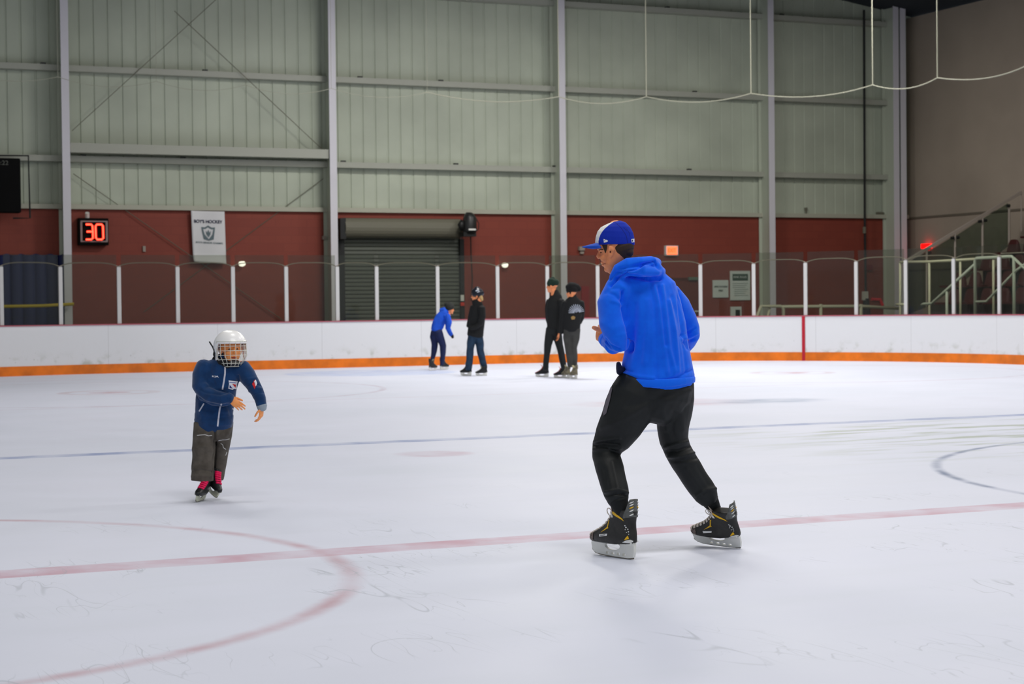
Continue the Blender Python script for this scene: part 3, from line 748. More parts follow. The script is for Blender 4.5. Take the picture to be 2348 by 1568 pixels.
def ell(c, rx, ry, rz, ax=None, n=18, m=12):
    c = V3(c); A = np.eye(3) if ax is None else np.array([V3(a) for a in ax])
    v, f = [], []
    for j in range(1, m):
        th = PI * j / m
        for k in range(n):
            a = 2 * PI * k / n; v.append(tuple(c + A[0] * rx * math.sin(th) * math.cos(a) + A[1] * ry * math.sin(th) * math.sin(a) + A[2] * rz * math.cos(th)))
    v.append(tuple(c + A[2] * rz)); v.append(tuple(c - A[2] * rz)); t, b = len(v) - 2, len(v) - 1
    for j in range(m - 2):
        for k in range(n): a = j * n + k; b2 = j * n + (k + 1) % n; f.append((a, a + n, b2 + n, b2))
    for k in range(n): f.append((t, k, (k + 1) % n)); f.append((b, (m - 2) * n + (k + 1) % n, (m - 2) * n + k))
    return v, f
def fuse(prims, vox, sm=6, fac=.5):
    v, f = [], []
    for pv, pf in prims:
        o = len(v); v += list(pv); f += [tuple(i + o for i in q) for q in pf]
    c0 = np.array(v).mean(0); me = bpy.data.meshes.new('tmp'); me.from_pydata((np.array(v) - c0).tolist(), [], f); me.update()
    bm = bmesh.new(); bm.from_mesh(me)
    bmesh.ops.recalc_face_normals(bm, faces=bm.faces); bm.to_mesh(me); bm.free()
    o = bpy.data.objects.new('tmp', me); COL.objects.link(o)
    r = o.modifiers.new('r', 'REMESH'); r.mode = 'VOXEL'; r.voxel_size = vox; r.adaptivity = 0
    if sm: s = o.modifiers.new('s', 'SMOOTH'); s.iterations = sm; s.factor = fac
    bpy.context.view_layer.update()
    m2 = bpy.data.meshes.new_from_object(o.evaluated_get(bpy.context.evaluated_depsgraph_get()))
    n = len(m2.vertices); a = np.empty(n * 3); m2.vertices.foreach_get('co', a); a = a.reshape(-1, 3) + c0
    nn = np.empty(n * 3); m2.vertices.foreach_get('normal', nn); nn = nn.reshape(-1, 3)
    ff = [tuple(p.vertices) for p in m2.polygons]
    bpy.data.objects.remove(o); bpy.data.meshes.remove(me); bpy.data.meshes.remove(m2)
    return a, nn, ff
def segdist(P, pl):
    best = np.full(len(P), 1e9)
    for a, b in zip(pl[:-1], pl[1:]):
        a = np.array(a, float); b = np.array(b, float); d = b - a; t = np.clip(((P - a) @ d) / (d @ d), 0, 1)
        best = np.minimum(best, np.hypot(*(P - a - t[:, None] * d).T))
    return best
def folds(a, nn, lst, back=False):
    """real cloth folds: raise/sink the surface along crease lines; (polyline, amplitude m, width px)"""
    px = topx(a); face = -(nn @ FWN)
    if back: face = -face
    w_ = np.clip(face * 2.5, 0, 1); d = np.zeros(len(a))
    for pl, amp, wd in lst: d += amp * np.exp(-(segdist(px, pl) / wd) ** 2)
    return a + nn * (d * w_)[:, None]
def wobble(a, nn, amp, fr, seed=0, ax=(1, 1, 1)):
    rs = np.random.RandomState(seed); d = np.zeros(len(a)); A = a * np.array(ax)
    for i in range(7):
        k = rs.normal(size=3); k *= fr * (.6 + rs.rand()) / np.linalg.norm(k); d += np.sin(A @ k + rs.rand() * 6.28)
    return a + nn * (d * amp / 3.5)[:, None]
def bvh_of(a, f): return BVHTree.FromPolygons([tuple(p) for p in a], [tuple(q) for q in f])
def decal(bv, v2, f2, name, m_, parent, off=.002, maxd=None, label=None):
    """lay a flat mark onto a cloth/plastic surface (v2: photograph px); every vertex sits on the surface itself"""
    out = []; ok = []
    for x, y in v2:
        r = ray(x, y).normalized(); h = bv.ray_cast(CAM, r)
        if h[0] is None: out.append(None)
        else: out.append(h[0] + h[1] * off if h[1].dot(r) < 0 else h[0] - h[1] * off)
    good = [i for i, p in enumerate(out) if p is not None]
    if not good: return None
    mp = {g: i for i, g in enumerate(good)}
    ff = [tuple(mp[i] for i in q) for q in f2 if all(i in mp for i in q)]
    if not ff: return None
    o = link(name, [out[g] for g in good], ff, m_, parent)
    if label: o['label'] = label
    return o
def poly_fill(pts, step=2.0):
    """polygon (px) -> small grid cells clipped roughly to it"""
    P = np.array(pts, float); lo, hi = P.min(0), P.max(0)
    nx = max(2, int((hi[0] - lo[0]) / step) + 1); ny = max(2, int((hi[1] - lo[1]) / step) + 1)
    me = bmesh.new(); vs = [me.verts.new((p[0], p[1], 0)) for p in P]; me.faces.new(vs)
    bmesh.ops.triangulate(me, faces=me.faces[:])
    for i in range(1, nx):
        bmesh.ops.bisect_plane(me, geom=me.verts[:] + me.edges[:] + me.faces[:], plane_co=(lo[0] + (hi[0] - lo[0]) * i / nx, 0, 0), plane_no=(1, 0, 0))
    for i in range(1, ny):
        bmesh.ops.bisect_plane(me, geom=me.verts[:] + me.edges[:] + me.faces[:], plane_co=(0, lo[1] + (hi[1] - lo[1]) * i / ny, 0), plane_no=(0, 1, 0))
    me.verts.ensure_lookup_table(); me.verts.index_update()
    v = [(q.co.x, q.co.y) for q in me.verts]; f = [tuple(x.index for x in q.verts) for q in me.faces]; me.free()
    return v, f
def pxtext(s, cx, cy, wpx, hpx, ang=0.0, bold=0.0):
    a, f = text2d(s, wpx, hpx, 0, bold); c, s_ = math.cos(ang), math.sin(ang)
    return [(cx + p[0] * c + p[1] * s_, cy + p[0] * s_ - p[1] * c) for p in a], f
def strokes_px(lines, wd):
    v, f = [], []
    for (x0, y0), (x1, y1) in lines:
        d = np.array([x1 - x0, y1 - y0], float); n = np.array([-d[1], d[0]]) / (np.hypot(*d) + 1e-9) * wd / 2
        K = max(1, int(np.hypot(*d) / 3)); o = len(v)
        for i in range(K + 1):
            p = np.array([x0, y0]) + d * i / K; v += [tuple(p - n), tuple(p + n)]
        for i in range(K): f.append((o + 2 * i, o + 2 * i + 1, o + 2 * i + 3, o + 2 * i + 2))
    return v, f

class Fig:
    """figure built at real size; px lists are measured at distance D, dz = metres farther away"""
    def __init__(s, D): s.D = D; s.k = D / F
    def p(s, x, y, dz=0.0): return W(x, y, s.D + dz)
    def loft(s, secs, n=24, sup=2.0, cap=True, scale=1.0):
        return loft([(s.p(q[0], q[1], q[2]), q[3] * s.k * scale, (q[4] if len(q) > 4 else q[3]) * s.k * scale) for q in secs], n, sup, cap)
    def ball(s, x, y, dz, rx, ry=None, rd=None):
        ry = ry or rx; rd = rd or rx
        return ell(s.p(x, y, dz), rx * s.k, ry * s.k, rd * s.k, (RT, DN, FWD))

def hand(wrist, d, pn, th, L=.18, curl=(.5, .6, .7, .8), bend=1.0, thumb_out=.6):
    """wrist point, d = direction of the hand, pn = palm side normal, th = direction towards the thumb side"""
    wr = V3(wrist); d = V3(d) / np.linalg.norm(V3(d)); pn = V3(pn) - d * (V3(pn) @ d); pn /= np.linalg.norm(pn)
    th = np.cross(d, pn) * (1 if np.cross(d, pn) @ V3(th) > 0 else -1); s = L / .18
    out = [loft([(wr - d * .02 * s, .027 * s, .019 * s), (wr + d * .012 * s, .028 * s, .017 * s), (wr + d * .045 * s, .038 * s, .016 * s), (wr + d * .085 * s, .041 * s, .013 * s)], 16, refaxis=pn)]
    segs = [(.040, .025, .020), (.045, .028, .022), (.041, .026, .021), (.032, .020, .018)]
    for i in range(4):
        off = th * (.030 - .0195 * i) * s; p = wr + d * .085 * s + off * 1.0 - d * abs(i - 1) * .004; a = curl[i] * .7 * bend
        r = (.0095, .0098, .0092, .0082)[i] * s; P = [p - d * .012 * s, p]; ang = a
        for L_ in segs[i]:
            dd = d * math.cos(ang) + pn * math.sin(ang) + th * (.06 - .04 * i) * math.cos(ang); dd /= np.linalg.norm(dd)
            p = p + dd * L_ * s; P.append(p); ang += curl[i] * bend
        out.append(loft([(q, r * (1 - .06 * j), r * (1 - .06 * j)) for j, q in enumerate(P)], 10, refaxis=th))
    b = wr + d * .018 * s + th * .022 * s
    t1 = d * .6 + th * thumb_out + pn * .35; t1 /= np.linalg.norm(t1); t2 = d * .85 + th * thumb_out * .45 + pn * .3; t2 /= np.linalg.norm(t2)
    q1 = b + t1 * .042 * s; q2 = q1 + t2 * .032 * s; q3 = q2 + t2 * .024 * s
    out.append(loft([(b - t1 * .01, .013 * s, .014 * s), (b + t1 * .02 * s, .014 * s, .013 * s), (q1, .011 * s, .011 * s), (q2, .0105 * s, .0105 * s), (q3, .0085 * s, .0085 * s)], 10, refaxis=pn))
    return out

def head_prims(c, r, u, f, s=1.0):
    """c = centre of the skull at ear height, r/u/f = right, up, forward unit vectors; s=1 adult (0.23 m high)"""
    c, r, u, f = V3(c), V3(r), V3(u), V3(f); ax = (r, f, u)
    P = lambda x, y, z: c + (r * x + f * y + u * z) * s
    o = [ell(P(0, -.012, .035), .076 * s, .096 * s, .088 * s, ax), ell(P(0, .030, -.030), .062 * s, .062 * s, .080 * s, ax),
         ell(P(0, .058, -.088), .030 * s, .026 * s, .024 * s, ax), ell(P(0, .074, .030), .050 * s, .014 * s, .012 * s, ax),
         ell(P(0, .098, -.020), .012 * s, .018 * s, .012 * s, ax), ell(P(0, .090, .002), .008 * s, .014 * s, .028 * s, ax),
         ell(P(0, .084, -.052), .024 * s, .010 * s, .006 * s, ax), ell(P(0, .081, -.062), .021 * s, .010 * s, .006 * s, ax),
         ell(P(.038, .060, -.022), .022 * s, .022 * s, .018 * s, ax), ell(P(-.038, .060, -.022), .022 * s, .022 * s, .018 * s, ax)]
    for sg_ in (1, -1): o.append(ell(P(.078 * sg_, -.004, -.004), .010 * s, .019 * s, .032 * s, ax))
    o.append(loft([(P(0, -.02, -.05), .052 * s, .055 * s), (P(0, -.03, -.13), .050 * s, .052 * s), (P(0, -.035, -.18), .058 * s, .056 * s)], 16))
    return o, P

def plate_local(T, loops, th, bev=0.0):
    v, f = curve_plate(loops, th, bev); return [T(x, z, y) for x, z, y in v], f
def make_skate(parent, toe, heel, uph, D, pal, s=1.0, detail=2, closed_heel=True, tongue_out=True):
    """heel/toe = ice contact line ends (world), uph = up hint; pal: boot, guard, toe cap, accent, lace, holder, blade"""
    H = V3(heel); T_ = V3(toe); f_ = T_ - H; f_ /= np.linalg.norm(f_); u = V3(uph) - f_ * (V3(uph) @ f_); u /= np.linalg.norm(u); l = np.cross(u, f_)
    T = lambda x, z, y=0.0: H + (f_ * x + u * z + l * y) * s
    Rr = lambda v: v * s
    # boot: stacked soles
    sl = [(.066, .004, .296, .030), (.074, -.004, .312, .040), (.088, -.010, .318, .044), (.104, -.012, .310, .044), (.120, -.011, .276, .042), (.138, -.008, .238, .040), (.158, -.004, .205, .038), (.180, -.002, .180, .037), (.205, -.004, .158, .037), (.228, -.008, .146, .038), (.240, -.008, .140, .036)]
    v, ff = [], []; n = 28
    for z, x0, x1, w_ in sl:
        cx = (x0 + x1) / 2; hx = (x1 - x0) / 2
        for k in range(n):
            a = 2 * PI * k / n; ca, sa = math.cos(a), math.sin(a); e = .8
            xx = cx + hx * math.copysign(abs(ca) ** .82, ca); wf = w_ * (1 - .18 * max(0, -ca)) * (1 if z > .13 else 1.0)
            zz = z + (.012 * max(0, (xx - .2) / .1) * 0)
            if z < .075 and xx < .1: zz += .010
            v.append(T(xx, zz, wf * math.copysign(abs(sa) ** e, sa)))
    m = len(sl)
    for i in range(m - 1):
        for k in range(n): a = i * n + k; b = i * n + (k + 1) % n; ff.append((a, b, b + n, a + n))
    ff.append(tuple(reversed(range(n)))); ff.append(tuple((m - 1) * n + k for k in range(n)))
    a, nn, bf = fuse([(v, ff)], .0045 * s, 3)
    # slight instep hollow behind the ball of the ankle
    boot = link('skate', a, bf, pal['boot'], parent, smooth=True)
    bv = bvh_of(a, bf)
    def side(poly, name, m_, label=None, both=True, off=.0016):
        for sgn in ((1, -1) if both else (1,)):
            pv, pf = poly_fill([(x * 1000, z * 1000) for x, z in poly], 8)
            out = []
            for x, z in pv:
                o_ = Vector(T(x / 1000, z / 1000, .12 * sgn)); dr_ = Vector(-l * sgn); h = bv.ray_cast(o_, dr_)
                out.append(None if h[0] is None else h[0] - dr_ * off)
            good = [i for i, p in enumerate(out) if p is not None]; mp = {g: i for i, g in enumerate(good)}
            q = [tuple(mp[i] for i in x) for x in pf if all(i in mp for i in x)]
            if q:
                o_ = link(name, [out[g] for g in good], q, m_, boot)
                if label: o_['label'] = label
    # tendon guard
    g = MB(); v = []; ff = []; n = 14; zs = [.205, .222, .238, .254, .270, .283, .292]
    for th_ in (0, 1):
        for j, z in enumerate(zs):
            half = (1.9, 1.85, 1.5, 1.25, 1.1, .95, .80)[j]
            for k in range(n + 1):
                a = -half + 2 * half * k / n; R_ = .040 - .005 * th_; lean = .000 + (z - .2) * .02
                v.append(T(lean + .034 - R_ * math.cos(a), z + .006 * math.cos(a * 1.2), R_ * .95 * math.sin(a)))
    K = len(zs) * (n + 1)
    for j in range(len(zs) - 1):
        for k in range(n): a = j * (n + 1) + k; ff.append((a, a + 1, a + n + 2, a + n + 1)); ff.append((a + K, a + n + 1 + K, a + n + 2 + K, a + 1 + K))
    for k in range(n): a = (len(zs) - 1) * (n + 1) + k; ff.append((a, a + 1, a + 1 + K, a + K))
    for j in range(len(zs) - 1):
        a = j * (n + 1); ff.append((a, a + n + 1, a + n + 1 + K, a + K)); a += n; ff.append((a, a + K, a + K + n + 1, a + n + 1))
    tg = link('tendon_guard', v, ff, pal['guard'], boot, smooth=True)
    if detail > 1:
        for z, c_ in ((.280, 'mark'), (.268, 'mark'), (.255, 'accent'), (.240, 'mark'), (.220, 'mark')):
            for sg_ in (1, -1):
                mb = MB(); q = []
                for k in range(5):
                    a = (.30 + .55 * k / 4) * sg_; lean = .000 + (z - .2) * .02
                    q.append(T(lean + .034 - .0405 * math.cos(a), z + .006 - .010 * k / 4, .0385 * math.sin(a)))
                mb.tube(q, [.0012 * s, .0026 * s, .0034 * s, .003 * s, .001 * s], 6); mb.build('guard_stripe', pal[c_], boot, True)
    # tongue
    v = []; ff = []; n = 8; st = [(.160, .200, .024), (.162, .225, .027), (.166, .245, .028), (.174, .262, .027), (.187, .276, .024), (.202, .284, .018)]
    for th_ in (0, 1):
        for x, z, hw in st:
            for k in range(n + 1):
                y = -hw + 2 * hw * k / n; v.append(T(x - .014 + .004 - (y / hw) ** 2 * .012 - .006 * th_, z - .004 * th_, y))
    K = len(st) * (n + 1)
    for j in range(len(st) - 1):
        for k in range(n): a = j * (n + 1) + k; ff.append((a, a + 1, a + n + 2, a + n + 1)); ff.append((a + K, a + n + 1 + K, a + n + 2 + K, a + 1 + K))
        a = j * (n + 1); ff.append((a, a + n + 1, a + n + 1 + K, a + K)); a += n; ff.append((a, a + K, a + K + n + 1, a + n + 1))
    for k in range(n): a = (len(st) - 1) * (n + 1) + k; ff.append((a, a + 1, a + 1 + K, a + K))
    if pal['tongue'] is not None: link('tongue', v, ff, pal['tongue'], boot, smooth=True)
    # laces
    mb = MB(); rows = [(.108, .292), (.122, .272), (.133, .250), (.145, .226), (.160, .203), (.176, .184), (.193, .168), (.210, .157), (.226, .149)]
    for i, (z, x) in enumerate(rows[pal.get('lace_from', 0):]):
        hw = (.024 + .003 * i / 8) * pal.get('lace_hw', 1)
        for sg_ in (1, -1):
            q = []
            for k in range(7):
                u_ = -1 + 2 * k / 6; zz = z + .004 * u_ * sg_; o_ = Vector(T(x + .05, zz + .02, hw * u_)); dr_ = Vector(-(f_ * .86 + u * .5)); dr_.normalize()
                h = bv.ray_cast(o_, dr_); q.append(V3(h[0] - dr_ * .003 * s) if h[0] is not None else T(x, zz, hw * u_))
            mb.tube(q, pal.get('lace_r', .0042) * s, 6)
    if detail > 1:
        for sg_ in (1, -1):
            q = [T(.150, .232, .004 * sg_)]
            for k in range(10):
                a = 2 * PI * k / 9; q.append(T(.170 + .018 * math.cos(PI - a), .224 - .002 + .019 * math.sin(a), (.012 + .006 * math.sin(a)) * sg_))
            mb.tube(q, .0026 * s, 6)
    mb.build('laces', pal['lace'], boot, True)
    # holder + runner
    ho = [(.002, .014), (-.004, .040), (-.004, .068), (.002, .088), (.060, .090), (.085, .082), (.150, .076), (.215, .076), (.300, .073), (.306, .060), (.300, .036), (.288, .020), (.262, .012), (.150, .0075), (.04, .0075)]
    ov = [(.152 + .058 * math.cos(a), .057 + (.018 if math.sin(a) > 0 else .024) * math.sin(a)) for a in np.linspace(0, 2 * PI, 25)[:-1]]
    sm_ = [[(c - .013, .0135), (c + .013, .0130), (c + .014 - t_, .0285), (c - .012 + t_ * .2, .0285)] for c, t_ in ((.066, .004), (.107, .002), (.147, .0), (.190, .008))]
    v, f2 = plate_local(T, [ho, ov] + (sm_ if detail > 1 else []), .012 * s, .002 * s)
    hd = link('blade_holder', v, f2, pal['holder'], boot)
    # flared cups under heel and ball
    for x0, x1, z0, z1 in ((.0, .080, .066, .092), (.200, .300, .058, .078)):
        q = [];
        for zz, wy, ix in ((z0, .007, .012), ((z0 + z1) / 2, .014, .006), (z1, .030, 0)):
            q += [T(x0 + ix, zz, -wy), T(x1 - ix, zz, -wy), T(x1 - ix, zz, wy), T(x0 + ix, zz, wy)]
        fq = [(3, 2, 1, 0), (8, 9, 10, 11)] + [(r_ * 4 + k, r_ * 4 + (k + 1) % 4, r_ * 4 + 4 + (k + 1) % 4, r_ * 4 + 4 + k) for r_ in (0, 1) for k in range(4)]
        MB().add(q, fq).build('holder_pedestal', pal['holder'], boot)
    bl = [(.004, .013), (.0, .009), (.004, .003), (.03, .0006), (.10, 0), (.18, 0), (.25, .003), (.285, .010), (.303, .022), (.309, .032), (.300, .028), (.270, .0155), (.15, .0105), (.05, .0105)]
    v, f2 = plate_local(T, [bl], .0035 * s); link('blade', v, f2, pal['blade'], boot)
    if detail > 1:
        side([(.262, .062), (.316, .062), (.322, .098), (.300, .120), (.270, .118), (.262, .100)], 'toe_cap', pal['toecap'], off=.0022)
        side([(.150, .232), (.146, .224), (.100, .208), (.060, .196), (.040, .186), (.052, .200), (.075, .212), (.110, .226)], 'accent_stripe', pal['accent'], 'yellow stripe')
        side([(.146, .182), (.150, .178), (.152, .150), (.146, .146), (.160, .140), (.205, .118), (.160, .150), (.158, .184)], 'accent_stripe', pal['accent'], 'yellow stripe')
        side([(.012, .104), (.040, .094), (.030, .108), (.018, .120)], 'accent_stripe', pal['accent'], 'yellow stripe')
        side([(-.012, .092), (-.010, .082), (.055, .082), (.030, .094), (.005, .100)], 'heel_plate', pal['mark'], 'pale heel plate')
        side([(.150, .118), (.152, .108), (.208, .098), (.212, .110)], 'brand_patch', pal['mark'], 'white rectangle')
        side([(.128, .212), (.148, .222), (.150, .208), (.134, .198), (.118, .200)], 'eyelet_tab', pal['mark'], 'white loop mark')
        for x_, z_, r_ in ((.030, .158, .005), (.020, .150, .004), (.034, .147, .003), (.016, .138, .004), (.026, .134, .003), (.014, .126, .003), (.036, .166, .004)):
            side([(x_ - r_, z_), (x_, z_ + r_ * .8), (x_ + r_, z_ + r_ * .2), (x_ + r_ * .2, z_ - r_)], 'heel_speckle', pal['mark'])
        side([(.150, .074), (.152, .070), (.29, .066), (.29, .072)], 'sole_edge', pal['guard'])
    return boot, T, bv, side

HOLD = mat('holder_white', (232, 232, 226), .35); BLD = mat('blade_steel', (132, 126, 116), .3, metal=.8)
skin = mat('skin_tan', (232, 146, 96), .5, var=.06, vscale=30, bump=.15, bscale=300)

# ================================================================== the large skater in the blue hoodie
D1 = 10.03
g = Fig(D1)
FB = onZ(1405, 1284, 0)
man = thing('person', 'person in bright blue hoodie, blue and white cap and black joggers, skating left', 'person', (FB.x + .15, FB.y + .1, 0))
hood_m = mat('hoodie_blue', (2, 104, 255), .85, spec=.15, var=.05, vscale=25, bump=.25, bscale=500, sheen=.25)
rib_m = mat('hoodie_rib', (8, 110, 255), .85, spec=.15, bump=.4, bscale=700, sheen=.2)
jog_m = mat('jogger_black', (17, 21, 22), .6, spec=.35, var=.15, vscale=12, bump=.2, bscale=400)
# --- body: one continuous surface, mostly under the clothes
B = []
B.append(g.loft([(1412, 513, 0, 14, 13), (1412, 524, 0, 33, 29), (1412, 545, 0, 40, 34), (1412, 562, 0, 41, 35), (1412, 575, 0, 39.5, 34), (1410, 587, 0, 37, 32), (1406, 599, 0, 26, 29), (1402, 610, 0, 21, 25), (1401, 618, 0, 14, 19), (1401, 624, 0, 7, 10)], 28))
B.append(g.loft([(1422, 578, 0, 23, 25), (1427, 600, 0, 22, 25), (1438, 625, 0, 24, 24), (1450, 660, 0, 26, 26)], 24))
B.append(g.loft([(1377, 573, 0, 3.6, 2.6), (1373.5, 580, 0, 3.6, 3.2), (1370.5, 587.5, 0, 3.8, 4.4), (1373, 591.5, 0, 3, 5)], 12))
B.append(g.ball(1379, 588, 0, 6, 6, 9)); B.append(g.ball(1374, 571, 0, 5, 3.5, 17)); B.append(g.ball(1382, 602, 0, 5, 3.2, 11)); B.append(g.ball(1384, 608, 0, 4.6, 2.6, 10)); B.append(g.ball(1393, 618, 0, 8, 6.5, 11))
for sg_ in (-1, 1):
    B.append(g.ball(1386, 592, .040 * sg_, 10, 9, 6)); B.append(g.ball(1416, 604, .040 * sg_, 12, 11, 7))
    B.append(g.loft([(1401, 564, .080 * sg_, 5.5, 2.4), (1402, 573, .084 * sg_, 7.6, 2.8), (1400, 584, .079 * sg_, 6, 2.4), (1398, 591, .074 * sg_, 3.6, 2)], 14))
sc = .66
TOR = [(1507, 872, .02, 80, 56), (1506, 840, .02, 76, 58), (1505, 800, .01, 70, 58), (1497, 755, 0, 73, 60), (1485, 712, 0, 76, 60), (1472, 676, 0, 80, 56), (1460, 648, 0, 62, 48), (1452, 625, 0, 40, 40)]
B.append(g.loft([(a, b, c, d * sc, e * sc) for a, b, c, d, e in TOR]))
LA = [(1446, 652, -.03, 30), (1420, 668, -.06, 37), (1404, 698, -.085, 35), (1407, 740, -.11, 33), (1416, 770, -.12, 31), (1418, 788, -.11, 26), (1407, 790, -.08, 23), (1396, 784, -.02, 18), (1387, 778, .03, 15)]
RA = [(1530, 680, .08, 34), (1555, 705, .12, 31), (1572, 733, .15, 27), (1583, 756, .16, 23), (1586, 768, .18, 20), (1578, 784, .26, 18), (1570, 797, .34, 15), (1560, 800, .42, 12)]
B.append(g.loft([(a, b, c, r * .55) for a, b, c, r in LA])); B.append(g.loft([(a, b, c, r * .6) for a, b, c, r in RA]))
LL = [(1468, 884, -.01, 56, 46), (1458, 908, -.02, 60, 50), (1440, 942, -.02, 57, 50), (1424, 973, -.01, 50, 48), (1405, 1003, .03, 44, 42), (1392, 1026, .05, 36, 38), (1390, 1045, .04, 33, 36), (1397, 1072, -.04, 32, 34), (1406, 1103, -.10, 31, 32), (1413, 1130, -.15, 29, 30), (1417, 1144, -.18, 25, 27)]
RL = [(1545, 880, .07, 46, 56), (1547, 915, .08, 46, 56), (1545, 950, .09, 42, 52), (1543, 982, .10, 37, 45), (1546, 1010, .11, 33, 40), (1554, 1032, .11, 32, 38), (1569, 1058, .12, 31.5, 36), (1588, 1088, .13, 31, 34), (1606, 1115, .15, 30, 32), (1618, 1134, .16, 28, 29), (1624, 1143, .17, 24, 26)]
ankL = [(1420, 1152, -.18, 21), (1426, 1172, -.19, 16), (1432, 1195, -.19, 12)]
ankR = [(1629, 1150, .18, 20), (1639, 1166, .20, 15), (1652, 1188, .22, 12)]
B.append(g.loft([(a, b, c, d * .78, e * .78) for a, b, c, d, e in LL] + [(a, b, c, r * .8, r * .8) for a, b, c, r in ankL]))
B.append(g.loft([(a, b, c, d * .78, e * .78) for a, b, c, d, e in RL] + [(a, b, c, r * .8, r * .8) for a, b, c, r in ankR]))
# left hand: palm turned in, thumb up and pointing left
wr = g.p(1388, 776, .03)
U_ = -DN
B += hand(wr, (-RT * .45 - DN * .0 + FWD * .9 + U_ * .35), (RT * .8 + FWD * .4), (-RT * .9 + U_ * .7), L=.185, curl=(.7, .8, .85, .9), thumb_out=1.1)
tb = [(1384, 764, .05, 8.0), (1378, 758, .05, 7.0), (1371, 755, .05, 5.8), (1364, 752, .045, 5.3), (1359.5, 750.5, .045, 4.2)]
B.append(g.loft(tb, 12))
B.append(g.loft([(1388, 780, .04, 11, 12), (1382, 772, .06, 12, 12), (1380, 763, .07, 10, 11)], 14))
wr2 = g.p(1561, 800, .42)
B += hand(wr2, (-RT * .8 + FWD * .5), (DN), (FWD), L=.185)
a, nn, ff = fuse(B, .0034, 3)
# carve eye hollows, ear bowl and nostril as real dents
px = topx(a)
def dent(a, cx, cy, rx, ry, depth, dirv, sel=None):
    px = topx(a); q = np.exp(-(((px[:, 0] - cx) / rx) ** 2 + ((px[:, 1] - cy) / ry) ** 2)) * depth
    if sel is not None: q = q * sel(a)
    return a + np.array(dirv) * q[:, None]
near = lambda A: (((A - CAMN) @ FWN) < D1 - .02).astype(float)
a = dent(a, 1401, 577, 2.8, 5.5, .006, FWD, near); a = dent(a, 1378, 579, 4.5, 3.2, .008, FWD, near)
bodym = link('body', a, ff, skin, man, smooth=True); bvb = bvh_of(a, ff)
# eye on the visible side, brow, ear canal
decal(bvb, *poly_fill([(1375.5, 579), (1378, 577.4), (1380.6, 579), (1378, 580.6)], 1.5), 'eye', mat('eye_dark', (24, 18, 16), .2), man, .0012)
decal(bvb, *poly_fill([(1372.5, 572.5), (1377, 570.4), (1384, 571.5), (1384, 573.4), (1377, 572.6), (1373, 574.4)], 1.5), 'eyebrow', mat('hair_brown', (58, 42, 30), .8), man, .0014)
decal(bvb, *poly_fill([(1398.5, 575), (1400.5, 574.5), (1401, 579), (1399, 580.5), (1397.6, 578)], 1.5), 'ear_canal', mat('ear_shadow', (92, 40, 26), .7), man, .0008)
decal(bvb, *poly_fill([(1380, 604.6), (1388, 603.8), (1390, 605.2), (1382, 606)], 1.5), 'mouth', mat('lip', (150, 78, 62), .6), man, .0010)
# hair: close-cropped shell round the nape and sideburn
hm = mat('hair_brown', (58, 42, 30), .85, bump=.6, bscale=900)
Hh = [g.loft([(1417, 563, 0, 36, 35.6), (1420, 568, 0, 35.5, 36.6), (1421.5, 577, 0, 33.5, 35), (1424, 586, 0, 29, 31), (1430, 594, 0, 21, 27)], 28)]
decal(bvb, *poly_fill([(1380.5, 561), (1393, 561), (1392, 570), (1389.5, 579), (1388, 580.5), (1386, 574)], 1.5), 'sideburn', hm, man, .0016)
Hh.append(g.ball(1435, 578, 0, 18, 16, 29))
ha, hn, hf = fuse(Hh, .0026, 3)
# keep only hair behind the ear line (bares the cheek and ear)
ha2 = ha.copy()
hp = topx(ha)
keep = [q for q in hf if np.mean(hp[list(q), 0]) > 1407.5 + max(0, (np.mean(hp[list(q), 1]) - 572) * 1.15) ]
hair = link('hair', ha, keep, hm, man, smooth=True)
# --- joggers
P_ = [g.loft([(1508, 874, .02, 74, 55), (1507, 890, .02, 82, 62), (1506, 912, .02, 78, 62), (1500, 940, .02, 60, 52)]), g.loft(LL), g.loft(RL)]
P_.append(g.loft([(1418, 878, -.03, 5, 12), (1414, 880, -.03, 4, 10)], 10))
a, nn, ff = fuse(P_, .0062, 5)
a = folds(a, nn, [(p_, am * 1.5, wd_) for p_, am, wd_ in [([(1362, 1012), (1385, 1008), (1420, 1004)], .006, 4), ([(1358, 1020), (1380, 1018), (1418, 1022)], -.008, 3.5), ([(1362, 1030), (1395, 1030), (1422, 1026)], .007, 4), ([(1420, 1038), (1400, 1030)], -.007, 3),
                  ([(1380, 980), (1430, 960), (1480, 930)], .004, 7), ([(1440, 930), (1500, 915), (1560, 880)], -.004, 9), ([(1490, 955), (1530, 920), (1580, 895)], .004, 8), ([(1405, 1060), (1412, 1090), (1418, 1120)], .004, 5),
                  ([(1385, 1075), (1392, 1120)], -.004, 5), ([(1384, 1136), (1412, 1132), (1438, 1136)], -.007, 3), ([(1388, 1128), (1420, 1124), (1440, 1130)], .006, 3.5),
                  ([(1525, 1025), (1550, 1018), (1575, 1012)], .008, 4), ([(1528, 1036), (1555, 1034), (1582, 1024)], -.009, 3.5), ([(1534, 1046), (1562, 1046), (1590, 1038)], .008, 4), ([(1540, 1058), (1570, 1056), (1596, 1050)], -.006, 4),
                  ([(1575, 1075), (1600, 1110), (1612, 1130)], .005, 5), ([(1600, 1070), (1625, 1110)], -.004, 6), ([(1596, 1136), (1615, 1124), (1640, 1120)], .006, 4), ([(1545, 950), (1540, 990), (1548, 1005)], -.005, 7), ([(1560, 940), (1566, 985)], .004, 7), ([(1520, 940), (1528, 985)], .004, 6)]])
a = wobble(a, nn, .0022, 38, 3)
pants = link('joggers', a, ff, jog_m, man, smooth=True)
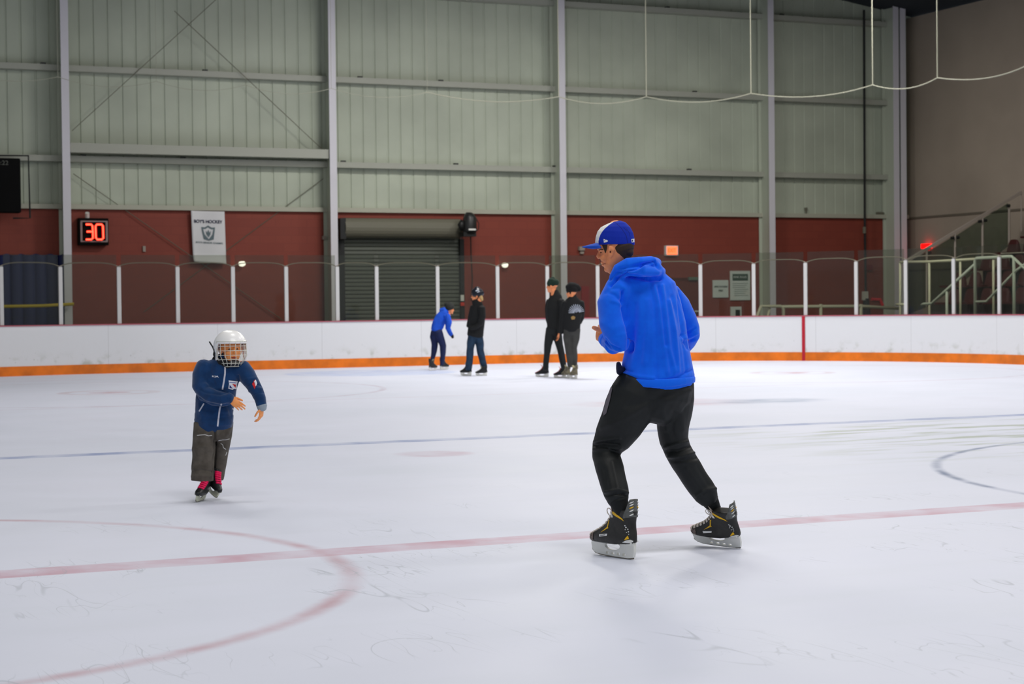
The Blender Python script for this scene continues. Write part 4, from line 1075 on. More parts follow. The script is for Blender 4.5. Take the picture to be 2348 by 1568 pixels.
for anc in (ankL, ankR):
    ca, cn, cf = fuse([g.loft([(q[0], q[1], q[2], q[3], q[3]) for q in ([(anc[0][0] - 2, anc[0][1] - 6, anc[0][2], anc[0][3] + 1)] + anc[:3])])], .004, 2)
    ca = wobble(ca, cn, .001, 160, 2, (1, 1, .2)); link('cuff', ca, cf, mat('cuff_black', (12, 16, 17), .8), pants, smooth=True)
bvp = bvh_of(a, ff)
o_ = decal(bvp, *poly_fill([(1401, 888), (1405, 890), (1400, 915), (1391, 948), (1385, 953), (1383, 946), (1392, 915)], 3), 'pocket_edge', mat('pocket_grey', (104, 98, 106), .7), pants, .003, label='grey pocket edge')
# --- hoodie
HT = [(1507, 872, .02, 84, 64), (1507, 862, .02, 86, 66), (1506, 835, .02, 81, 63), (1505, 795, .01, 73.5, 62), (1498, 755, 0, 76, 64), (1486, 712, 0, 79, 64), (1472, 676, 0, 82, 58), (1461, 648, 0, 66, 50), (1452, 622, 0, 42, 42)]
Hd = [g.loft(HT, 32), g.loft([(a_, b, c, r, r) for a_, b, c, r in LA]), g.loft([(a_, b, c, r, r) for a_, b, c, r in RA])]
Hd.append(g.loft([(1428, 700, -.08, 20), (1436, 745, -.10, 15), (1440, 782, -.10, 12)], 14))
# hood folded on the shoulders
Hd.append(g.loft([(1401, 652, -.04, 8, 12), (1407, 634, -.075, 10, 12), (1417, 617, -.10, 12, 12), (1440, 606, -.115, 15, 14), (1470, 602, -.11, 14, 15), (1490, 599, -.08, 12.5, 18), (1496, 602, 0.0, 13, 22), (1480, 606, .08, 12, 16), (1440, 616, .115, 12, 12), (1416, 634, .08, 10, 12), (1404, 648, .02, 8, 12)], 18))
Hd.append(g.loft([(1415, 636, -.09, 8, 9), (1440, 622, -.135, 11, 12), (1474, 622, -.14, 13, 15), (1498, 625, -.10, 13, 18), (1507, 623, -.02, 13, 20), (1500, 618, .07, 12, 16)], 18))
Hd.append(g.loft([(1480, 604, -.06, 13, 16), (1502, 611, -.05, 15, 22), (1511, 622, -.03, 12.5, 22)], 18))
Hd.append(g.loft([(1450, 628, 0, 46, 36), (1470, 640, 0, 58, 46)], 20))
a, nn, ff = fuse(Hd, .0058, 5)
HF = [([(1398, 654), (1414, 638), (1432, 630), (1460, 635), (1490, 641), (1516, 638)], -.016, 3.4),
      ([(1420, 616), (1450, 612), (1468, 606), (1492, 604)], -.007, 3.0), ([(1432, 622), (1455, 618), (1475, 606), (1500, 600)], -.010, 2.6), ([(1440, 626), (1465, 622), (1480, 610), (1498, 604)], .006, 2.4), ([(1500, 600), (1506, 612), (1512, 618)], -.005, 2.5),
      ([(1428, 668), (1430, 700), (1438, 735), (1448, 775), (1446, 802)], -.021, 5.0), ([(1398, 640), (1414, 624), (1440, 626)], -.008, 3), ([(1432, 668), (1430, 700)], .004, 4),
      ([(1420, 660), (1400, 662), (1388, 672)], -.005, 4), ([(1425, 690), (1408, 676), (1398, 672)], -.007, 4), ([(1428, 700), (1412, 692), (1404, 690)], .005, 4),
      ([(1493, 650), (1500, 700), (1505, 760), (1505, 860)], -.005, 5), ([(1500, 655), (1512, 700), (1518, 760), (1530, 850)], .008, 5), ([(1518, 655), (1526, 720), (1534, 800), (1548, 850)], .0085, 4.5), ([(1510, 660), (1518, 720), (1526, 790)], -.006, 4),
      ([(1534, 690), (1548, 760), (1556, 850)], .008, 4), ([(1540, 680), (1556, 740), (1568, 800), (1574, 850)], -.005, 4), ([(1470, 680), (1468, 740), (1460, 800), (1445, 850)], .005, 7), ([(1485, 690), (1484, 760), (1478, 830)], .006, 6), ([(1455, 700), (1452, 760), (1446, 800)], -.005, 6),
      ([(1557, 668), (1560, 720), (1568, 770), (1578, 798)], -.011, 3.5), ([(1562, 770), (1580, 760), (1594, 752)], -.006, 3), ([(1566, 778), (1584, 772), (1600, 764)], .005, 3), ([(1570, 786), (1590, 778)], -.005, 3),
      ([(1388, 776), (1398, 790), (1420, 800)], -.007, 2.6), ([(1386, 782), (1402, 798), (1424, 806)], .005, 2.6), ([(1384, 788), (1396, 804), (1412, 809)], -.004, 2.4), ([(1376, 740), (1400, 752), (1440, 748)], .003, 8),
      ([(1424, 862), (1460, 866), (1505, 870), (1550, 862), (1590, 846)], -.0075, 2.4), ([(1430, 853), (1470, 860), (1500, 862)], .005, 3.0), ([(1432, 846), (1450, 850)], -.005, 3)]
a = folds(a, nn, [(p_, am * 1.35, wd_ * 1.1) for p_, am, wd_ in HF]); a = wobble(a, nn, .0016, 26, 5)
def hemdrop(A):
    q = topx(A); t = np.clip((q[:, 1] - 835) / 45, 0, 1) ** 1.5 * np.clip(1 - ((q[:, 0] - 1503) / 90) ** 2, 0, 1)
    return A + np.array(DN)[None, :] * (t * 11 * g.k)[:, None]
a = hemdrop(a)
hp = topx(a)
cent = np.array([hp[list(q)].mean(0) for q in ff]); 
hy = 0.0007 * (cent[:, 0] - 1507) ** 2; bandy = 869 + 6 - .11 * np.maximum(0, cent[:, 0] - 1507) - .0011 * (cent[:, 0] - 1507) ** 2
dep = (a[np.array([q[0] for q in ff])] - CAMN) @ FWN
mi = ((cent[:, 1] > bandy) & (cent[:, 1] > 840)).astype(int)
hoodie = link('hoodie', a, ff, [hood_m, rib_m], man, smooth=True, mi=mi)
ca, cn, cf = fuse([g.loft([(1507, 862, .02, 87, 67), (1507, 869, .02, 88, 68), (1507, 877, .02, 87, 67)], 32, cap=False)], .006, 3)
ca = hemdrop(ca)
link('hem_band', ca, cf, rib_m, hoodie, smooth=True)
ca, cn, cf = fuse([g.loft([(1391, 781, .0, 17, 17), (1386, 777, .035, 15.5, 15.5)], 16)], .004, 2); link('cuff', ca, cf, rib_m, hoodie, smooth=True)
ca, cn, cf = fuse([g.loft([(1424, 850, -.03, 12, 20), (1419, 842, -.02, 7, 16), (1418, 832, -.02, 5, 12)], 14)], .005, 3)
o_ = link('pocket_edge', ca, cf, mat('navy_shirt', (8, 16, 50), .8), hoodie, smooth=True); o_['label'] = 'dark navy lining'
# --- cap
cb = mat('cap_blue', (6, 44, 172), .75, spec=.25, bump=.2, bscale=600); cwm = mat('cap_white', (238, 238, 236), .7, bump=.2, bscale=600)
Cp = [g.loft([(1410, 508.5, 0, 13, 13), (1411, 513, 0, 24, 24), (1411.5, 521, 0, 34, 32), (1411, 532, 0, 41, 36.5), (1410.5, 545, 0, 44.5, 38.5), (1410, 556, 0, 45.5, 38.5), (1410, 562, 0, 45, 38)], 36, cap=False)]
Cp.append(g.loft([(1410, 509, 0, 3.4, 3.4), (1410, 506.6, 0, 2.6, 2.6)], 10))
ca, cn, cf = fuse(Cp, .0024, 6)
hp = topx(ca); cent = np.array([hp[list(q)].mean(0) for q in cf])
fx = 1371 + (cent[:, 1] - 509) ** 0 * 0 + 36 * np.clip((560 - cent[:, 1]) / 52, 0, 1) ** 2.4
mi = ((cent[:, 0] < fx + 1.2) & (cent[:, 1] < 561)).astype(int)
cap = link('cap', ca, cf, [cb, cwm], man, smooth=True, mi=mi)
bvc = bvh_of(ca, cf)
# brim: curved tapered plate
v, f = [], []; nu, nv = 14, 8
for sd in (0, 1):
    for j in range(nv + 1):
        t = j / nv
        for i in range(nu + 1):
            q = -1 + 2 * i / nu; wy = (.078 - .012 * t) * math.sin(q * PI / 2) * (1 - .32 * t ** 3)
            L_ = (t * 34) * math.sqrt(max(.05, 1 - (q * .82) ** 2)) + (1 - abs(q)) * 3
            x = 1372 + 7 * q * q - L_; y = 555.5 + .26 * L_ + 11.5 * q * q * (1 - .30 * t) + 2.4 * sd
            v.append(W(x, y, D1 + wy))
K = (nu + 1) * (nv + 1)
for j in range(nv):
    for i in range(nu): a_ = j * (nu + 1) + i; f.append((a_, a_ + 1, a_ + nu + 2, a_ + nu + 1)); f.append((a_ + K, a_ + nu + 1 + K, a_ + nu + 2 + K, a_ + 1 + K))
for j in range(nv):
    a_ = j * (nu + 1); f.append((a_, a_ + nu + 1, a_ + nu + 1 + K, a_ + K)); a_ += nu; f.append((a_, a_ + K, a_ + K + nu + 1, a_ + nu + 1))
for i in range(nu): a_ = nv * (nu + 1) + i; f.append((a_, a_ + 1, a_ + 1 + K, a_ + K)); a_ = i; f.append((a_, a_ + K, a_ + K + 1, a_ + 1))
link('brim', v, f, mat('brim_blue', (8, 74, 190), .7, bump=.2, bscale=600), cap, smooth=True)
decal(bvc, *poly_fill([(1384.2, 547.8), (1387.5, 548.8), (1388.5, 550), (1391, 549.6), (1394.6, 552.6), (1391, 555), (1384.8, 556.4)], 1.5), 'side_emblem', cwm, cap, .0012, label='small white flag emblem')
decal(bvc, *poly_fill([(1386, 549.8), (1388, 550.4), (1387, 552), (1385.8, 551.6)], 1.5), 'emblem_detail', cb, cap, .0018)
decal(bvc, *poly_fill([(1447.2, 548), (1455.6, 547), (1455.8, 555), (1448, 556)], 1.5), 'back_emblem', cwm, cap, .0012, label='small white rectangle emblem')
decal(bvc, *poly_fill([(1448.8, 550), (1451, 549), (1450.6, 553.6), (1449, 554)], 1.5), 'emblem_detail', mat('cap_navy', (8, 16, 60), .8), cap, .0018)
for pl in ([(1410, 509), (1424, 522), (1436, 540), (1440, 560)], [(1430, 521), (1437, 530)], [(1436, 524), (1443, 534), (1445, 543)]):
    v2, f2 = strokes_px([(pl[i], pl[i + 1]) for i in range(len(pl) - 1)], .8); decal(bvc, v2, f2, 'seam', mat('cap_seam', (4, 22, 104), .8), cap, .0006)
# --- skates
pal = dict(boot=mat('skate_black', (34, 33, 31), .38, var=.3, vscale=22), guard=mat('skate_grey', (88, 90, 88), .4, var=.15, vscale=60), toecap=mat('toe_scuffed', (50, 40, 38), .6, rgb2=(128, 112, 104), vscale=70),
           accent=mat('skate_yellow', (236, 184, 12), .45), lace=mat('lace_white', (228, 218, 206), .8), holder=HOLD, blade=BLD, mark=mat('skate_white', (232, 232, 230), .4), tongue=mat('tongue_tan', (206, 190, 180), .8))
hL, tL = onZ(1454, 1284, 0.0), onZ(1359, 1270, 0.0)
upL = (g.p(1446, 1152, -.1) - g.p(1452, 1250, -.12)).normalized()
bt_, T, bv, side = make_skate(man, tL, hL, upL, D1, pal, s=(Vector(tL) - Vector(hL)).length / .305)
a2, f2 = text2d('BAUER', .036, .0055, 0, .02)
out = []
for p in a2:
    o_ = Vector(T(.181 - p[0], .1085 + p[1] + p[0] * .18, .12)); 
    h = bv.ray_cast(o_, -(Vector(T(0, 0, 1)) - Vector(T(0, 0, 0))).normalized()); out.append(h[0] + (Vector(T(0, 0, 1)) - Vector(T(0, 0, 0))).normalized() * .003 if h[0] else T(.18, .1, .044))
link('lettering', out, f2, mat('text_grey', (80, 80, 84), .6), bt_)
hR, tR = onZ(1700, 1258, 0.0), onZ(1611, 1251, 0.0)
dR = (Vector(tR) - Vector(hR)).normalized(); tR = Vector(hR) + dR * .27 + Vector((0, 0, .012))
upR = (-DN - RT * .30 - FWD * .30).normalized()
make_skate(man, tR, hR, upR, D1, pal, s=.97)

# ================================================================== the child in the white caged helmet
D2 = 13.1
k2 = Fig(D2)
FB = onZ(470, 1150, 0)
kid = thing('person', 'small child in white caged helmet, navy jacket and grey snow trousers, skating forward', 'person', (FB.x, FB.y, 0))
# head frame: turned to the picture's right, tilted
hc = k2.p(529, 803, -.01)
hu = (-DN * .985 + RT * -.02).normalized(); hfw = (-FWD * .90 + RT * .42 + DN * .10); hfw = (hfw - hu * hfw.dot(hu)).normalized(); hr = hu.cross(hfw)
hr = -hr if hr.dot(RT) < 0 else hr
HP, HL = head_prims(hc, hr, hu, hfw, .93)
B = HP
KT = [(490, 968, 0, 40, 30), (492, 935, 0, 42, 30), (497, 900, 0, 42, 30), (506, 865, 0, 42, 28), (512, 842, 0, 38, 25), (515, 830, 0, 26, 20)]
KRA = [(474, 842, -.01, 24), (463, 862, -.03, 22), (461, 885, -.06, 20.5), (470, 903, -.09, 19), (490, 912, -.12, 18), (512, 916, -.14, 16), (526, 915, -.145, 13)]
KLA = [(552, 846, .0, 23), (567, 862, -.01, 21), (579, 880, -.02, 18), (589, 897, -.03, 15.5), (597, 915, -.04, 13.5), (600, 930, -.045, 12)]
B.append(k2.loft([(a_, b, c, d * .75, e * .75) for a_, b, c, d, e in KT])); B.append(k2.loft([(a_, b, c, r * .62) for a_, b, c, r in KRA])); B.append(k2.loft([(a_, b, c, r * .62) for a_, b, c, r in KLA]))
KLL = [(469, 968, -.01, 25, 25), (468, 1000, -.02, 25.5, 25), (467, 1040, -.02, 26, 24), (465, 1075, -.02, 25.5, 24), (464, 1102, -.02, 25.5, 24)]
KRL = [(513, 966, .03, 22, 23), (512, 1000, .06, 20, 22), (507, 1035, .09, 18, 21), (502, 1070, .11, 16, 20), (498, 1098, .12, 14, 19)]
B.append(k2.loft([(a_, b, c, d * .7, e * .6) for a_, b, c, d, e in KLL[:-1]] )); B.append(k2.loft([(a_, b, c, d * .7, e * .6) for a_, b, c, d, e in KRL[:-1]] ))
B += hand(k2.p(527, 914, -.145), (RT * .75 + DN * .55 - FWD * .1), (FWD * .8 + DN * .2), (-DN * .3 + RT * .8 - FWD * .3), L=.135, curl=(.32, .35, .4, .45), thumb_out=.5)
B += hand(k2.p(600.5, 935, -.045), (DN * .95 - RT * .1), (-RT * .8 + FWD * .3), (-FWD * .8 + RT * .2), L=.125, curl=(.45, .55, .6, .65), thumb_out=.7)
a, nn, ff = fuse(B, .0030, 3)
kb = link('body', a, ff, mat('skin_child', (244, 158, 92), .5, var=.05, vscale=30), kid, smooth=True); bvk = bvh_of(a, ff)
def onface(pts, nm, m_, off=.0012):
    v, f = poly_fill([(x * 1000, z * 1000) for x, z in pts], 4)
    out = []
    for x, z in v:
        h = bvk.ray_cast(Vector(HL(x / 1000, .2, z / 1000)), -Vector(hfw)); out.append(h[0] + Vector(hfw) * off if h[0] else Vector(HL(x / 1000, .09, z / 1000)))
    return link(nm, out, f, m_, kid)
ed = mat('eye_dark', (24, 18, 16), .2)
for sx in (-.030, .030):
    onface([(sx - .013, .008), (sx, .015), (sx + .013, .008), (sx, .003)], 'eye', ed)
    onface([(sx - .017, .026), (sx, .033), (sx + .017, .027), (sx, .028)], 'eyebrow', mat('brow_dark', (50, 32, 24), .8))
onface([(-.024, -.052), (0, -.050), (.024, -.052), (.016, -.060), (0, -.063), (-.016, -.060)], 'mouth', mat('lip_child', (168, 66, 52), .5))
# jacket
jm = mat('jacket_navy', (16, 54, 98), .9, spec=.15, var=.12, vscale=18, bump=.4, bscale=260, sheen=.3)
J = [k2.loft(KT[:1] + [(491, 950, 0, 43, 33), (494, 915, 0, 45, 33), (499, 885, 0, 44, 33), (507, 860, 0, 44, 31), (513, 842, 0, 41, 28), (517, 830, 0, 27, 22), (518, 822, 0, 22, 20)], 30), k2.loft([(a_, b, c, r, r) for a_, b, c, r in KRA]), k2.loft([(a_, b, c, r, r) for a_, b, c, r in KLA])]
J.append(k2.loft([(491, 977, 0, 43.5, 34), (490, 968, 0, 45, 35), (491, 950, 0, 45, 34)], 30))
J.append(k2.loft([(536, 850, 0, 18, 22), (548, 848, 0, 20, 22)], 16))
a, nn, ff = fuse(J, .0052, 5)
a = folds(a, nn, [([(452, 890), (470, 900), (505, 905), (520, 900)], -.006, 3), ([(448, 905), (470, 922), (505, 930), (528, 926)], -.010, 3), ([(470, 880), (490, 892), (520, 888)], .006, 4), ([(480, 840), (486, 862), (492, 880)], -.005, 3.5), ([(470, 850), (476, 870)], .004, 4),
                  ([(546, 862), (548, 885), (548, 900)], -.010, 3), ([(560, 890), (580, 878), (598, 884)], -.007, 2.6), ([(566, 900), (586, 890), (604, 892)], .006, 2.6), ([(574, 908), (592, 900), (606, 900)], -.006, 2.4), ([(556, 872), (575, 868), (590, 866)], .005, 3),
                  ([(452, 940), (480, 948), (520, 944)], .005, 5), ([(460, 955), (495, 960), (530, 956)], -.005, 4), ([(455, 925), (462, 960)], .004, 4), ([(522, 930), (530, 950)], -.004, 4), ([(446, 962), (490, 974), (536, 972)], .004, 3)])
a = wobble(a, nn, .0022, 34, 9)
jk = link('jacket', a, ff, jm, kid, smooth=True); bvj = bvh_of(a, ff)
zp = mat('zip_grey', (206, 208, 220), .5, metal=.2)
v2, f2 = strokes_px([((516, 838), (516, 856)), ((516, 856), (514, 870)), ((514, 870), (510, 893))], 3.6); decal(bvj, v2, f2, 'zip', zp, jk, .0022)
v2, f2 = strokes_px([((508, 925), (504, 936)), ((504, 936), (502, 950)), ((502, 950), (499, 977))], 3.6); decal(bvj, v2, f2, 'zip', zp, jk, .0022)
v2, f2 = strokes_px([((468, 925), (457, 943))], 3.0); decal(bvj, v2, f2, 'pocket_zip', zp, jk, .0022)
v2, f2 = strokes_px([((533, 936), (541, 950))], 2.4); decal(bvj, v2, f2, 'pocket_zip', zp, jk, .0022)
wm = mat('patch_white', (232, 234, 240), .6); rm = mat('patch_red', (206, 24, 32), .6); bm_ = mat('patch_blue', (20, 44, 130), .6)
decal(bvj, *poly_fill([(524, 872), (545, 874), (542.5, 881), (543, 892), (536, 891), (533, 893.6), (523, 890.5), (525, 880)], 2.5), 'crest_patch', wm, jk, .0024, label='white shield crest')
decal(bvj, *poly_fill([(532, 880), (540.5, 881.5), (539.5, 889)], 2), 'crest_red', rm, jk, .0032); decal(bvj, *poly_fill([(526, 882), (533, 890.5), (525.5, 889)], 2), 'crest_blue', bm_, jk, .0032)
v2, f2 = strokes_px([((525.5, 876.2), (543, 877.6))], 1.3); decal(bvj, v2, f2, 'crest_text_bar', mat('crest_text', (60, 90, 170), .6), jk, .0032)
v2, f2 = pxtext('KIA', 494, 863, 15, 4.0, .05, .03); decal(bvj, v2, f2, 'chest_lettering', wm, jk, .0024)
decal(bvj, *poly_fill([(578, 880), (584, 870), (589, 878), (584, 892)], 2), 'flag_patch', rm, jk, .0024, label='red and white flag patch'); decal(bvj, *poly_fill([(582.6, 874), (586, 870.5), (589.5, 879), (586.5, 886)], 2), 'flag_white', wm, jk, .0032)
ca, cn, cf = fuse([k2.loft([(600, 929, -.045, 12.5, 12.5), (601, 937, -.045, 10.5, 10.5)], 14)], .003, 2); o_ = link('cuff', ca, cf, mat('cuff_grey', (150, 162, 172), .9), jk, smooth=True); o_['label'] = 'pale grey cuff lining'
ca, cn, cf = fuse([k2.loft([(524, 913, -.145, 13.5, 13.5), (529, 914, -.147, 12, 12)], 14)], .003, 2); link('cuff', ca, cf, jm, jk, smooth=True)
ca, cn, cf = fuse([k2.loft([(494, 826, .0, 14, 10), (508, 832, -.05, 13, 10), (524, 836, -.06, 12, 10)], 14)], .004, 2); o_ = link('neck_warmer', ca, cf, mat('neck_black', (20, 20, 24), .8), kid, smooth=True)
# trousers
tm = mat('snow_trouser_grey', (92, 86, 78), .85, rgb2=(70, 64, 56), vscale=14, bump=.3, bscale=220)
T_ = [k2.loft([(490, 972, 0, 36, 26), (490, 982, 0, 42, 30), (490, 994, 0, 38, 29)]), k2.loft(KLL, 26, cap=False), k2.loft(KRL, 26, cap=False)]
a, nn, ff = fuse(T_, .0050, 4)
a = folds(a, nn, [([(493, 980), (492, 1040), (489, 1100)], -.020, 2.6), ([(455, 998), (470, 996), (488, 1000)], .004, 3), ([(440, 1080), (465, 1078), (488, 1082)], -.006, 2.4), ([(440, 1092), (465, 1090), (488, 1094)], .006, 4), ([(445, 1030), (470, 1022), (486, 1034)], .006, 6), ([(470, 1040), (462, 1060)], -.005, 5), ([(500, 1010), (518, 1006), (528, 1012)], .006, 3), ([(505, 1030), (522, 1036)], -.006, 3), ([(498, 1060), (512, 1052)], .005, 4), ([(458, 975), (478, 985)], -.005, 4)])
a = wobble(a, nn, .0028, 40, 12)
tr_ = link('snow_trousers', a, ff, tm, kid, smooth=True); bvt = bvh_of(a, ff)
sn = mat('snow_patch', (206, 206, 204), .9)
for pl in ([(452, 998), (462, 997), (470, 996.5), (478, 999), (486, 998)], [(501, 1010), (510, 1008), (518, 1008), (526, 1006)], [(506, 1016), (511, 1020), (512, 1026), (518, 1030)], [(517, 1044), (520, 1036)]):
    v2, f2 = strokes_px([(pl[i], pl[i + 1]) for i in range(len(pl) - 1)], 1.3); decal(bvt, v2, f2, 'snow_smear', sn, tr_, .0016, label='powdery snow smear')
# kid skates
pk = dict(boot=mat('kid_skate_black', (30, 32, 33), .4, var=.2, vscale=30), guard=mat('kid_guard', (60, 62, 64), .5), toecap=mat('kid_toe', (40, 44, 44), .5), accent=mat('kid_accent', (190, 190, 180), .5), lace=mat('lace_pink', (240, 14, 92), .7), lace_r=.0085, lace_hw=1.15, holder=mat('holder_cream', (206, 208, 186), .5), blade=BLD, mark=mat('kid_mark', (210, 214, 206), .5), tongue=None, lace_from=3)
t1 = onZ(447, 1153, 0.0); fdir = (-Vector(hfwd) * .96 - Vector(right0) * .12); h1 = Vector(t1) - fdir.normalized() * .23
up1 = (k2.p(457, 1108) - k2.p(446, 1148)).normalized()
make_skate(kid, t1, h1, up1, D2, pk, s=.76, detail=1)
t2 = W(497, 1146, D2 - .04) ; h2 = W(469, 1117, D2 + .15)
t2 = Vector((t2.x, t2.y, max(t2.z, .006)))
make_skate(kid, t2, h2, (-DN * .93 + RT * .30), D2, pk, s=.76, detail=1)
# helmet: shell, ear guard, cage
hw = mat('helmet_white', (252, 252, 252), .28, spec=.5)
shell = []; n = 30; m = 16; C0 = V3(HL(0, -.012, .030))
v, f = [], []
R3 = (V3(hr), V3(hfw), V3(hu))
for j in range(m + 1):
    th = (PI * .62) * j / m
    for k in range(n):
        a_ = 2 * PI * k / n; ca_, sa_ = math.cos(a_), math.sin(a_)
        z = math.cos(th) * .108; rr = math.sin(min(th, PI / 2)) if th < PI / 2 else 1.0 - .10 * (th - PI / 2)
        if sa_ > .25 and z < .030: z = .030 - (.030 - z) * .05     # raised brow line at the face opening
        v.append(C0 + R3[0] * .108 * rr * ca_ + R3[1] * .128 * rr * sa_ + R3[2] * z)
for j in range(m):
    for k in range(n): a_ = j * n + k; b_ = j * n + (k + 1) % n; f.append((a_, a_ + n, b_ + n, b_))
so = link('helmet', v, f, hw, kid, smooth=True); sm_ = so.modifiers.new('s', 'SOLIDIFY'); sm_.thickness = .010; sm_.offset = -1
bvs = bvh_of(np.array(v), f)
C0v = Vector(C0)
for sx in (-1, 1):      # ear covers
    q = [C0v + Vector(R3[0]) * .110 * sx + Vector(R3[1]) * y_ + Vector(R3[2]) * z_ for y_, z_ in ((.035, .010), (.030, -.05), (.02, -.095), (-.01, -.10), (-.03, -.05), (-.03, .01))]
    q2 = [p - Vector(R3[0]) * .012 * sx for p in q]; K = len(q)
    link('ear_guard', q + q2, [tuple(range(K)), tuple(reversed(range(K, 2 * K)))] + [(i, (i + 1) % K, (i + 1) % K + K, i + K) for i in range(K)], hw, so)
blk = mat('helmet_black', (18, 20, 22), .5)
for pts_ in ([(517, 771.5), (522, 768.5), (530, 771.6), (524, 772)], [(546, 768), (550.5, 769), (552, 773), (548.5, 773)], [(544.5, 785), (546, 784.5), (546.5, 790), (544.5, 789.5)], [(555.5, 787), (557, 786.5), (557, 791), (555.5, 790)]):
    decal(bvs, *poly_fill(pts_, 1.5), 'vent', blk, so, .0012)
v2, f2 = pxtext('Bauer', 500.5, 773, 9, 4.5, -.15, 0); decal(bvs, v2, f2, 'lettering', mat('logo_dim', (70, 76, 84), .5), so, .0012)
v2, f2 = pxtext('BAUER', 549.5, 779.4, 11, 2.6, .18, 0); decal(bvs, v2, f2, 'lettering', mat('logo_dim2', (140, 150, 160), .5), so, .0012)
decal(bvs, *poly_fill([(502.6, 791), (505, 790), (505.6, 808), (503, 810)], 2), 'side_stripe', mat('helmet_blue', (20, 110, 200), .5), so, .0014, label='blue edge stripe')
ca, cn, cf = fuse([k2.loft([(496, 797, -.02, 5, 12), (494, 812, -.01, 6, 12), (500, 826, -.01, 6, 12), (512, 836, -.02, 5, 14)], 12)], .004, 2); link('padding', ca, cf, blk, so, smooth=True)
MB().tube([k2.p(480, 783, -.01), k2.p(488, 796, -.01), k2.p(494, 812, -.02), k2.p(504, 830, -.04), k2.p(520, 840, -.08)], .0055, 6).build('chin_strap', blk, so, True)
ca, cn, cf = fuse([ell(HL(0, .088, -.096), .045, .026, .022, R3)], .004, 2); link('chin_cup', ca, cf, mat('chin_cup', (50, 50, 52), .5), so, smooth=True)
# cage wires
cgm = mat('cage_wire', (226, 226, 214), .35, metal=.3)
def cage(u_, v_):   # u: -1..1 across, v: 0 top .. 1 bottom
    an = u_ * 1.35; rr = 1.0 if v_ < .62 else math.sqrt(max(0.02, 1 - ((v_ - .62) / .40) ** 2 * .62))
    wd = .112 * (1 - .30 * max(0, v_ - .55)); y = .128 * math.cos(an) * rr * (1 + .08 * v_) ; x = wd * math.sin(an) * (1 - .25 * max(0, v_ - .6) / .4); z = .040 - .178 * v_
    return C0v + Vector(R3[0]) * x + Vector(R3[1]) * (y + .006) + Vector(R3[2]) * (z - .005)
mb = MB()
for v_ in (0, .19, .37, .55, .72, .87, 1.0): mb.tube([cage(-1 + 2 * i / 18, v_) for i in range(19)], .0024 if v_ not in (0, 1.0) else .0032, 6)
for u_ in (-1, -.74, -.5, -.26, 0, .26, .5, .74, 1): mb.tube([cage(u_ * (1 if i < 8 else 1), i / 10) for i in range(11)], .0024 if abs(u_) < 1 else .0032, 6)
mb.build('face_cage', cgm, so, True)

# ================================================================== background skaters
def simple_skate(par, bx0, bx1, yb, D, right_facing, boot, holder, top, h=None):
    """px extents of boot, ice line yb"""
    s_ = 1 if right_facing else -1
    heel = (bx0 if right_facing else bx1) + s_ * 2; toe = (bx1 if right_facing else bx0) - s_ * 1
    c = onZ((heel + toe) / 2, yb, 0); Dd = (Vector(c) - CAM).dot(FWD)
    k = abs(toe - heel) * Dd / F; s = max(.70, min(1.0, .27 / .305 if k < .22 else k / .305))
    f_ = Vector(right0) * s_; away = math.sqrt(max(0, 1 - min(1, k / (.305 * s)) ** 2))
    f_ = (f_ * min(1, k / (.305 * s)) + Vector(hfwd) * away).normalized()
    hp_ = c - f_ * .15 * s; tp = c + f_ * .15 * s
    p = dict(boot=boot, guard=boot, toecap=boot, accent=boot, lace=top, holder=holder, blade=BLD, mark=holder, tongue=top)
    return make_skate(par, tp, hp_, Vector((0, 0, 1)), Dd, p, s=s, detail=1)
def bgfig(D, label, foot, body, garments, hd, hats, hands_, skates):
    g = Fig(D); c = onZ(foot[0], foot[1], 0); t = thing('person', label, 'person', (c.x, c.y, 0)); 
    hc_, fw, hs_ = hd; H, HLf = head_prims(g.p(hc_[0], hc_[1], hc_[2]), np.cross(V3(fw), V3(-DN)), -DN, fw, hs_)
    B = H + [g.loft([(q[0], q[1], q[2], q[3] * .7, (q[4] if len(q) > 4 else q[3]) * .7) for q in tb_]) for tb_ in body]
    for (x, y, dz, d, pn, th) in hands_: B += hand(g.p(x, y, dz), d, pn, th, L=.17, curl=(.4, .5, .55, .6))
    a, nn, ff = fuse(B, .0062, 3); link('body', a, ff, skin, t, smooth=True)
    for nm, tubes, m_, fl in garments:
        a, nn, ff = fuse([g.loft(x) for x in tubes], .010, 4)
        if fl: a = folds(a, nn, fl)
        a = wobble(a, nn, .004, 22, len(nm)); link(nm, a, ff, m_, t, smooth=True)
    for nm, tubes, m_ in hats:
        pr = [g.loft(x) for x in tubes]
        if nm in ('beanie', 'helmet'): pr.append(ell(HLf(0, -.018, .058), .089 * hs_, .113 * hs_, .078 * hs_, (np.cross(V3(fw), V3(-DN)), V3(fw), V3(-DN))))
        a, nn, ff = fuse(pr, .007, 3); link(nm, a, ff, m_, t, smooth=True)
    return t, g
LFT = -RT; UPW = -DN
blkc = mat('cloth_black', (14, 16, 18), .85, bump=.3, bscale=200); 
